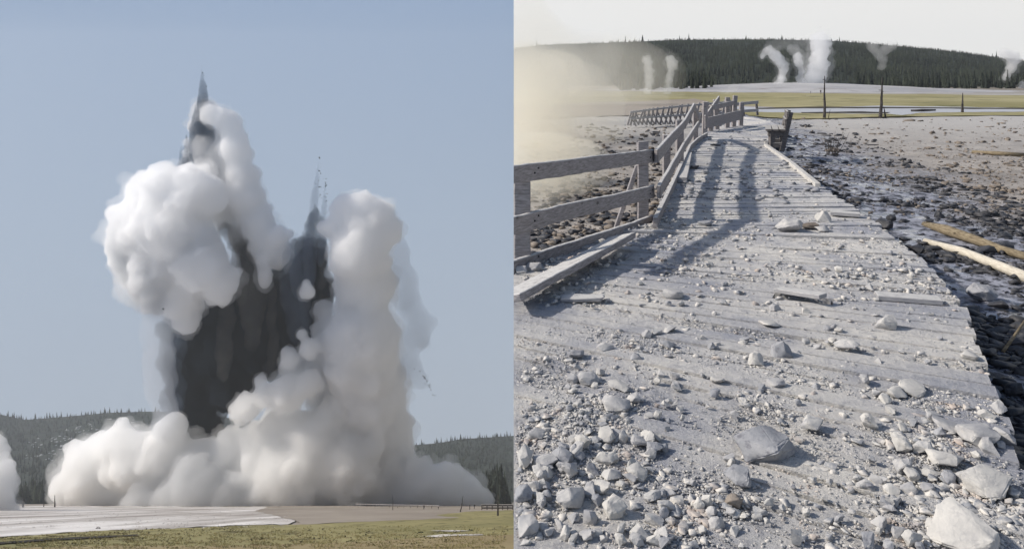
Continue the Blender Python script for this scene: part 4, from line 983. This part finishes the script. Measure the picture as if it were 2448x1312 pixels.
# ------------------------------------------------------------------ steam and ash
def cloud_mesh(name, blobs, Y, voxel, seed=1, kids=12, gkids=6, kr=(.32, .52), zmul=.8, floor=None, disp=None, xcut=None, keep=None, smooth_it=3, stretch=1.0, gr=.42):
    """blobs: (px, py, r_px, depth in r) -> one closed lumpy skin around them all"""
    r = random.Random(seed); V, Fc = [], []; bm = bmesh.new(); bmesh.ops.create_icosphere(bm, subdivisions=2, radius=1)
    sv = np.array([v.co[:] for v in bm.verts]); sf = np.array([[v.index for v in f.verts] for f in bm.faces]); bm.free()
    sph = []
    for bl in blobs:
        px, py, rp, dz = bl[:4]; st = bl[4] if len(bl) > 4 else stretch; rr = rp * Y / F; c = S(px, py, Y) ; c.y += dz * rr
        sph.append((c, rr, st))
        for _ in range(kids):
            d = Vector((r.gauss(0, 1), r.gauss(0, 1), r.gauss(0, 1))).normalized(); k = r.uniform(*kr) * rr; e = Vector((d.x, d.y, d.z * st)); q = c + e * (rr * .82); sph.append((q, k, 1 + (st - 1) * .6))
            for _ in range(gkids):
                d2 = (d + Vector((r.gauss(0, 1), r.gauss(0, 1), r.gauss(0, 1))) * .8).normalized(); sph.append((q + d2 * k * .85, k * r.uniform(gr - .1, gr + .1), 1 + (st - 1) * .4))
    n = 0
    for c, rr, st in sph:
        V.append(sv * np.array([rr, rr, rr * st]) + np.array(c)); Fc.append(sf + n); n += len(sv)
    me = mesh_np(name, np.concatenate(V), np.concatenate(Fc)); o = bpy.data.objects.new(name, me); COL.objects.link(o)
    md = o.modifiers.new('r', 'REMESH'); md.mode = 'VOXEL'; md.voxel_size = voxel
    if smooth_it: md = o.modifiers.new('s', 'SMOOTH'); md.factor = .6; md.iterations = smooth_it
    if disp:
        for (size, st_) in disp:
            tx = bpy.data.textures.new(name, 'CLOUDS'); tx.noise_scale = size; tx.noise_depth = 3; md = o.modifiers.new('d', 'DISPLACE'); md.texture = tx; md.texture_coords = 'GLOBAL'; md.strength = st_; md.mid_level = .5
    dg = bpy.context.evaluated_depsgraph_get(); m2 = bpy.data.meshes.new_from_object(o.evaluated_get(dg)); bpy.data.objects.remove(o)
    if xcut is not None:
        bm = bmesh.new(); bm.from_mesh(m2); cut_seam(bm, xcut, keep); bm.to_mesh(m2); bm.free()
    return m2
HALO = {'steam': 'halo', 'steam_base': 'halo_base', 'steam_grey': 'halo_grey', 'steam_far': 'halo_far', 'steam_shade_tint': 'halo_grey'}
def cloud(name, blobs, Y, voxel, mat, parent=None, label=None, cat=None, **kw):
    if mat in HALO:
        u = voxel * 1.0; hb = [(b_[0], b_[1], b_[2] * (1.35 if mat == 'steam_far' else 1.10) + 1.5, *b_[3:]) for b_ in blobs]; k2 = dict(kw); k2['seed'] = kw.get('seed', 1) + 100; k2['disp'] = [(8 * u, 5.0 * u), (2.6 * u, 2.2 * u)]; k2['smooth_it'] = 1
        hm = cloud_mesh('steam_edge', hb, Y, voxel * 1.15, **k2)
        if parent is not None: child('steam_edge', hm, M[HALO[mat]], parent, True)
        else:
            o = link(name, cloud_mesh(name, blobs, Y, voxel, **kw), M[mat], smooth=True); tag(o, label, cat); e_ = link('steam_edge', hm, M[HALO[mat]], smooth=True); e_.parent = o; return o
    me = cloud_mesh(name, blobs, Y, voxel, **kw)
    if parent is not None: return child(name, me, M[mat], parent, True)
    o = link(name, me, M[mat], smooth=True); return tag(o, label, cat)
YC = 345.0
def path(pts, step=.45, jit=.16, seed=1, dz=0.0):
    """fills a line of (px, py, r) with close-set lumps"""
    r = random.Random(seed); out_ = []
    for a, c in zip(pts, pts[1:]):
        n = max(1, int(math.dist(a[:2], c[:2]) / (step * (a[2] + c[2]) / 2)))
        for k in range(n):
            t = k / n; q = [a[i] + (c[i] - a[i]) * t for i in range(3)]; jr = q[2] * jit
            out_.append((q[0] + r.uniform(-jr, jr), q[1] + r.uniform(-jr, jr), q[2] * r.uniform(.82, 1.1), dz + r.uniform(-.3, .3)))
    out_.append((*pts[-1], dz)); return out_
er = empty('eruption', GL(620, 1207), 'huge hydrothermal explosion of white steam billows and dark ash jets towering over the plain', 'eruption')
PUFF = dict(kids=26, gkids=7, kr=(.20, .42), smooth_it=1, disp=[(9, 2.2), (3.2, .9)])
# upper left billow
cloud('steam_billow', [(345, 452, 38, -.2), (415, 445, 54, -.6), (475, 450, 60, -.6), (520, 475, 36, -.7), (350, 540, 80, -.1), (300, 560, 38, 0), (430, 540, 82, -.5), (400, 640, 76, -.3), (505, 620, 62, -.9), (550, 660, 44, -1.2), (455, 700, 46, -.9), (465, 752, 28, -1.4), (350, 650, 46, 0), (320, 610, 50, 0), (480, 560, 50, -.6)],
      YC - 8, 1.0, 'steam', er, seed=4, **PUFF)
# spire: a bright right flank and a grey, hollow left one
cloud('steam_column', path([(500, 268, 24), (548, 292, 28), (562, 340, 30), (572, 400, 33), (588, 460, 38), (606, 520, 38), (640, 570, 40), (662, 610, 34)], .4, .12, 9), YC, .9, 'steam', er, seed=9, kids=16, gkids=5, kr=(.22, .42), smooth_it=1, disp=[(6, 1.2), (2.5, .6)])
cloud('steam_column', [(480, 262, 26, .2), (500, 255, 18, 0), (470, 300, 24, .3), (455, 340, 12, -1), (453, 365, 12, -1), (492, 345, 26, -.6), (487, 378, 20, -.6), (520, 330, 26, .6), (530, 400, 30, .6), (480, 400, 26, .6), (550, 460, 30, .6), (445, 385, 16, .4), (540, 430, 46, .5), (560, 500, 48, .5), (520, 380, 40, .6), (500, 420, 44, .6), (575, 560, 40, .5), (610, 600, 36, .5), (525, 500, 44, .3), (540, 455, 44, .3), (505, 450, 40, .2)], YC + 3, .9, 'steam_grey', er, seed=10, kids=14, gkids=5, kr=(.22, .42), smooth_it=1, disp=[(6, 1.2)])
cloud('steam_column', [(640, 655, 18, -1, 1.8), (632, 620, 18, -.6), (690, 560, 14, 0), (665, 560, 24, 0)], YC - 6, .9, 'steam', er, seed=11, kids=12, gkids=4, kr=(.22, .42), smooth_it=1)
cloud('steam_billow', [(300, 590, 36, -.2), (330, 640, 44, -.3), (360, 690, 42, -.3), (290, 545, 26, -.2), (400, 710, 36, -.4), (385, 660, 40, -.8), (480, 590, 26, -1.6), (520, 560, 22, -1.8)], YC - 14, 1.1, 'steam_shade_tint', er, seed=6, kids=14, gkids=5, kr=(.22, .45), smooth_it=1, disp=[(8, 3.5)])  # billow's shaded lower left, painted in with darker steam
cloud('steam_surge', [(440, 1175, 50, -.8), (500, 1150, 60, -.8), (560, 1170, 60, -.8), (620, 1180, 44, -.8), (470, 1110, 40, -.8), (350, 1190, 40, -.8)], YC - 22, 1.2, 'steam_shade_tint', er, seed=7, kids=14, gkids=5, kr=(.22, .45), smooth_it=1, disp=[(8, 3.5)])  # same darker steam greys the front foot of the surge
# right column
cloud('steam_column', [(800, 540, 30, -.5), (775, 540, 18, -.5), (828, 500, 38, 0), (865, 492, 38, 0), (905, 515, 42, 0), (925, 550, 40, 0), (870, 550, 62, 0)] + path([(862, 600, 72), (872, 680, 74), (872, 760, 82), (874, 850, 92), (890, 940, 86), (908, 1020, 72), (918, 1100, 76), (940, 1170, 80)], .4, .10, 12),
      YC, 1.15, 'steam', er, seed=13, kids=16, gkids=6, kr=(.18, .34), smooth_it=2, disp=[(14, 3.0), (4, 1.0)])
# ground-hugging surge
cloud('steam_surge', [(210, 1130, 70, .3), (270, 1080, 56, .3), (150, 1170, 36, .2), (340, 1100, 70, 0), (420, 1015, 36, -.4), (400, 1080, 50, -.3), (400, 1160, 70, 0), (470, 1110, 60, 0), (560, 1090, 60, 0), (560, 1170, 60, 0), (640, 1060, 60, -.3), (700, 1110, 90, -.5), (760, 1040, 76, -.4), (830, 1090, 86, -.3), (680, 1020, 56, -.2), (800, 985, 44, -.4), (900, 1160, 70, 0), (990, 1160, 60, 0), (1060, 1160, 50, 0), (1120, 1180, 38, .2), (1160, 1195, 22, .2), (800, 1180, 60, 0), (700, 1190, 50, 0), (250, 1190, 50, 0), (330, 1190, 50, 0), (480, 1190, 40, 0)],
      YC - 10, 1.2, 'steam_base', er, seed=21, kids=18, gkids=6, kr=(.2, .42), smooth_it=2, disp=[(12, 2.6), (4, 1.0)])
# grey lumps climbing inside the dark part
cloud('steam_puff', [(596, 965, 34, -.6), (640, 935, 28, -.8), (628, 905, 16, -.8), (700, 925, 44, -.6), (745, 905, 32, -.8), (700, 850, 22, -1), (690, 835, 14, -1), (745, 825, 24, -.8), (725, 795, 14, -.8), (745, 690, 18, -1.6), (738, 672, 10, -1.6)], YC - 16, .9, 'steam_base', er, seed=33, kids=14, gkids=5, kr=(.22, .42), smooth_it=1, disp=[(5, 1.2)])
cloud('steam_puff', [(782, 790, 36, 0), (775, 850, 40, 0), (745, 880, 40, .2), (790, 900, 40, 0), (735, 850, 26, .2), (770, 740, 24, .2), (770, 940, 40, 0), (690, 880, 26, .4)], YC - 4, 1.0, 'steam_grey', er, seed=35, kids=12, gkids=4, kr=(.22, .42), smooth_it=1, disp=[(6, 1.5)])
# dark ash: a dense heart inside a thinner, ragged coat
ASH = [(470, 820, 54, .4, 1.8), (460, 960, 54, .3, 1.6), (540, 800, 62, .3, 1.8), (550, 900, 56, .3, 1.6), (610, 730, 52, .4, 1.8), (640, 820, 52, .4, 1.6), (700, 740, 52, .4, 1.6), (735, 640, 34, .6, 1.6), (715, 800, 46, .4, 1.4), (590, 620, 28, 0, 2.0), (500, 1030, 34, .2), (765, 710, 30, .5, 1.6), (425, 800, 22, .6, 1.8), (428, 900, 22, .6, 2.0)]
cloud('ash_column', ASH, YC + 6, 1.4, 'ash_core', er, seed=41, kids=12, gkids=5, gr=.35, smooth_it=1, disp=[(10, 5), (3.5, 1.6)])
cloud('ash_column', [(a[0] - 4, a[1] - 6, a[2] * 1.22, *a[3:]) for a in ASH] + [(540, 545, 20, -.5), (570, 580, 22, -.5, 1.6), (590, 640, 26, -.5, 1.8), (755, 590, 26, .6, 2.0), (750, 540, 20, .6, 2.4), (395, 860, 22, .6, 2.4), (395, 960, 20, .6, 2), (690, 640, 30, .5, 2)], YC + 6, 1.4, 'ash', er, seed=42, kids=12, gkids=5, gr=.35, smooth_it=1, disp=[(10, 6), (3.5, 2)])
def spikes(L_, mat, seed):
    for i, (x0, y0, x1, y1, w0) in enumerate(L_):
        r = random.Random(seed + i); B_ = []; n = max(6, int((y0 - y1) / (w0 * .35)))
        for k in range(n):
            t = k / (n - 1); rr = w0 * (1 - t) ** .8 * r.uniform(.7, 1.15) + 2.2
            B_.append((x0 + (x1 - x0) * t + r.uniform(-.12, .12) * rr, y0 + (y1 - y0) * t, rr * .75, r.uniform(-.3, .3), 2.6))
        child('ash_jet', cloud_mesh('ash_jet', B_, YC + 1, .6, seed=seed + i, kids=6, gkids=2, smooth_it=1), M[mat], er, True)
spikes([(488, 320, 483, 162, 22), (468, 350, 476, 225, 22), (448, 400, 446, 320, 13), (432, 420, 434, 350, 12)], 'ash_spike', 5)
spikes([(738, 650, 762, 380, 22), (768, 610, 778, 430, 13), (712, 660, 748, 500, 30)], 'ash_faint', 25)
for i_, (x0, y0, y1, w_, m_) in enumerate([(408, 750, 980, 16, 'streak_blue'), (430, 800, 940, 12, 'streak_blue'), (535, 700, 880, 16, 'streak'), (600, 640, 800, 24, 'streak'), (652, 700, 900, 14, 'streak'), (705, 600, 760, 22, 'streak_blue'), (735, 600, 800, 14, 'streak_blue'), (768, 640, 960, 10, 'streak'), (570, 570, 680, 16, 'streak')]):
    child('ash_streak', cloud_mesh('ash_streak', [(x0 + rnd.uniform(-.6, .6) * w_, y0 + (y1 - y0) * k / 9, w_ * rnd.uniform(.6, 1.2), rnd.uniform(-.5, .5), 2.4) for k in range(10)], YC - 10, .9, seed=200 + i_, kids=8, gkids=3, smooth_it=1, disp=[(7, 3)]), M[m_], er, True)
cloud('ash_veil', [(385, 720, 34, 0, 2.0), (378, 800, 36, 0, 2.4), (380, 900, 38, 0, 2.6), (395, 990, 32, 0, 2), (355, 745, 18, 0, 1.5)], YC - 16, 1.6, 'ash_thin', er, seed=51, kids=10, gkids=4, smooth_it=1, disp=[(12, 6)])
cloud('ash_veil', [(955, 620, 30, 0, 2), (975, 700, 34, 0, 2), (1000, 790, 36, 0, 1.6), (975, 870, 34, 0, 1.6), (1010, 915, 18, 0), (1030, 930, 9, 0), (1030, 770, 16, 0)], YC + 8, 1.6, 'ash_thin', er, seed=53, kids=10, gkids=4, smooth_it=1, disp=[(12, 6)])
P, Sx = [], []
for (x0, y0, x1, y1, w0) in [(486, 260, 483, 160, 16), (764, 480, 764, 372, 14), (778, 520, 779, 430, 10), (445, 400, 446, 330, 10), (430, 760, 400, 700, 14), (1005, 880, 1040, 950, 10)]:
    for _ in range(45):
        t = rnd.random(); Yq = YC + rnd.uniform(-4, 4); P.append(tuple(S(x0 + (x1 - x0) * t + rnd.gauss(0, 1) * w0 * (1.1 - t) * .5, y0 + (y1 - y0) * t + rnd.uniform(-6, 6), Yq))); r = .10 + .34 * rnd.random() ** 3; Sx.append((r, r, r * 1.6))
o = scatter('ash_clods', T1, P, Sx, M['rock_dark']); tag(o, 'tiny dark clods flung up around the tips of the ash jets', 'ash', kind='stuff')
o = tag(link('flying_rock', bm_mesh('flying_rock', ico(2, 5, 5, .2, .8)), M['rock_dark']), 'small black rock flung out beside the left of the dark ash', 'rock'); o.location = S(390, 739, YC - 40); o.scale = (.55, .55, .65)
# steam at the left edge of the plain
cloud('steam_cloud', [(0, 1075, 20, 0), (-20, 1060, 24, 0), (0, 1150, 36, 0), (-20, 1200, 46, 0), (0, 1240, 34, 0), (-60, 1150, 60, 0)], 200, .7, 'steam_base', None, 'smaller white steam cloud rising at the far left edge of the plain', 'steam', seed=61)

# mist bank behind the near fence
mb_ = empty('mist_bank', Vector((.5, 24, -.4)), 'thick cream-coloured mist drifting in behind the near fence at the left', 'mist')
def mist(blobs, Y, vox, seed, mat): child('mist_layer', cloud_mesh('mist_layer', blobs, Y, vox, seed=seed, kids=8, gkids=3, xcut=0.004, keep=True, smooth_it=8), M[mat], mb_, True)
mist([(1228, 330, 150, 0), (1240, 250, 120, 0), (1290, 300, 90, .1), (1300, 370, 100, 0), (1260, 440, 70, 0), (1340, 380, 60, 0)], 20, .2, 71, 'mist')
mist([(1228, 300, 190, 0), (1290, 240, 120, 0), (1350, 330, 120, 0), (1400, 290, 100, 0), (1320, 420, 90, 0), (1420, 380, 60, 0), (1420, 330, 80, .2)], 24, .25, 72, 'mist_mid')
mist([(1240, 290, 205, 0), (1340, 240, 130, 0), (1420, 330, 130, 0), (1470, 270, 90, 0), (1380, 430, 80, 0), (1470, 370, 60, 0)], 27, .3, 74, 'mist_thin')
mist([(1240, 440, 90, 0), (1300, 430, 80, .3), (1370, 410, 70, .6), (1228, 490, 60, 0), (1430, 400, 50, .6)], 12.5, .12, 75, 'mist_near')
mist([(1228, 470, 70, 0), (1270, 480, 50, 0), (1320, 455, 48, .2), (1228, 520, 44, -.3), (1375, 430, 40, .3)], 10.6, .1, 79, 'mist_near')
mist([(1228, 400, 90, 0), (1290, 390, 75, 0), (1350, 375, 60, .2), (1400, 370, 40, .2)], 14, .14, 77, 'mist_low')
mist([(1250, 130, 120, 0), (1340, 140, 90, 0), (1228, 60, 90, 0), (1430, 150, 70, 0)], 34, .5, 78, 'mist_sky')
mist([(1260, 280, 190, 0), (1380, 210, 120, 0), (1480, 200, 110, 0), (1430, 280, 110, 0), (1540, 240, 60, 0), (1540, 170, 70, 0)], 60, .7, 73, 'mist_thin')
mist([(1300, 200, 130, 0), (1400, 190, 110, 0), (1500, 190, 90, 0), (1570, 180, 80, 0), (1480, 150, 80, 0)], 95, 1.1, 76, 'mist_far')
FS = 'far steam plumes rising before the wooded hill'
def plume(pts, Y, mat, label, vox, seed, dens_=True):
    u = Y / 160
    return cloud('steam_plume', path([p[:3] for p in pts], .5, .25, seed) if dens_ else pts, Y, vox, mat, None, label, 'steam', seed=seed, kids=12, gkids=5, kr=(.25, .5), smooth_it=1, disp=[(1.6 * u, 1.0 * u), (.6 * u, .35 * u)])
plume([(1548, 236, 9, 0), (1550, 222, 8, 0), (1552, 205, 9, 0), (1554, 188, 10, 0), (1552, 170, 9, 0), (1548, 152, 10, 0), (1546, 140, 9, 0)], 110, 'steam_far', 'left one of the two slim steam plumes beside the mist', .16, 81)
plume([(1592, 236, 11, 0), (1596, 220, 9, 0), (1600, 203, 8, 0), (1604, 185, 9, 0), (1606, 168, 9, 0), (1606, 150, 12, 0), (1600, 141, 8, 0), (1612, 148, 8, 0)], 110, 'steam_far', 'right one of the two slim steam plumes beside the mist', .16, 82)
plume([(1862, 204, 10, 0), (1866, 190, 11, 0), (1874, 175, 12, 0), (1876, 162, 11, 0), (1866, 150, 12, 0), (1856, 138, 12, 0), (1845, 125, 11, 0), (1832, 120, 8, 0), (1822, 135, 7, 0)], 160, 'steam_far', 'curling steam plume left of the main geyser column', .24, 83)
plume([(1912, 206, 8, 0, 1.4), (1912, 190, 8, 0, 1.5), (1914, 170, 8, 0, 1.5), (1910, 150, 9, 0, 1.4), (1906, 135, 9, 0)], 160, 'steam_far', 'straight narrow steam column left of the widest column', .24, 84)
plume([(1900, 206, 8, 0), (1922, 206, 14, 0), (1930, 190, 12, 0), (1932, 170, 11, 0), (1925, 150, 12, 0), (1912, 128, 14, 0), (1890, 118, 12, 0)], 163, 'steam_faint', 'soft broad steam between the narrow and the widest columns', .3, 91)
plume([(1500, 238, 8, 0), (1530, 238, 10, 0), (1570, 238, 10, 0), (1620, 238, 8, 0), (1650, 234, 6, 0)], 112, 'steam_faint', 'low steam creeping along the ground under the two slim plumes', .2, 92)
plume([(1950, 206, 20, 0), (1956, 190, 18, 0), (1960, 172, 18, 0), (1964, 155, 16, 0), (1960, 138, 18, 0), (1956, 120, 17, 0), (1962, 104, 20, 0), (1945, 175, 14, 0), (1935, 200, 14, 0)], 160, 'steam_far', 'widest and tallest white steam column on the sinter mound', .24, 85)
plume([(2106, 165, 8, 0), (2114, 148, 9, 0), (2104, 130, 12, 0), (2084, 112, 12, 0), (2106, 125, 9, 0), (2135, 108, 12, 0)], 220, 'steam_faint', 'faint grey steam wisp above the leaning dead pine', .4, 86)
plume([(2404, 188, 6, 0), (2409, 178, 8, 0), (2416, 164, 9, 0), (2423, 150, 10, 0), (2420, 136, 13, 0), (2400, 128, 10, 0)], 200, 'steam_far', 'slanting steam plume before the right end of the hill', .3, 87)
plume([(2446, 216, 9, 0), (2452, 204, 10, 0)], 200, 'steam_far', 'steam puff cut by the right edge of the frame', .3, 88)
plume([(1655, 239, 6, 0), (1690, 235, 9, 0), (1720, 227, 9, 0), (1742, 219, 10, 0), (1758, 210, 8, 0)], 110, 'steam_faint', 'low drifting steam along the ground left of the white mound', .2, 89)
plume([(1985, 100, 14, 0), (1940, 100, 18, 0), (1890, 106, 15, 0), (1840, 108, 12, 0)], 170, 'steam_veil', 'thin steam veil drifting off the top of the geyser columns', .4, 90)

# ------------------------------------------------------------------ air
bm = bmesh.new(); bmesh.ops.create_cube(bm, size=1.0)
for v in bm.verts: v.co = Vector((v.co.x * 3400, v.co.y * 1620 + 790, -540 + v.co.z * 1300))
M['haze'] = vol('haze', (.90, .95, 1.0), .00015, .2)
tag(link('haze', bm_mesh('haze', bm), M['haze']), kind='stuff')
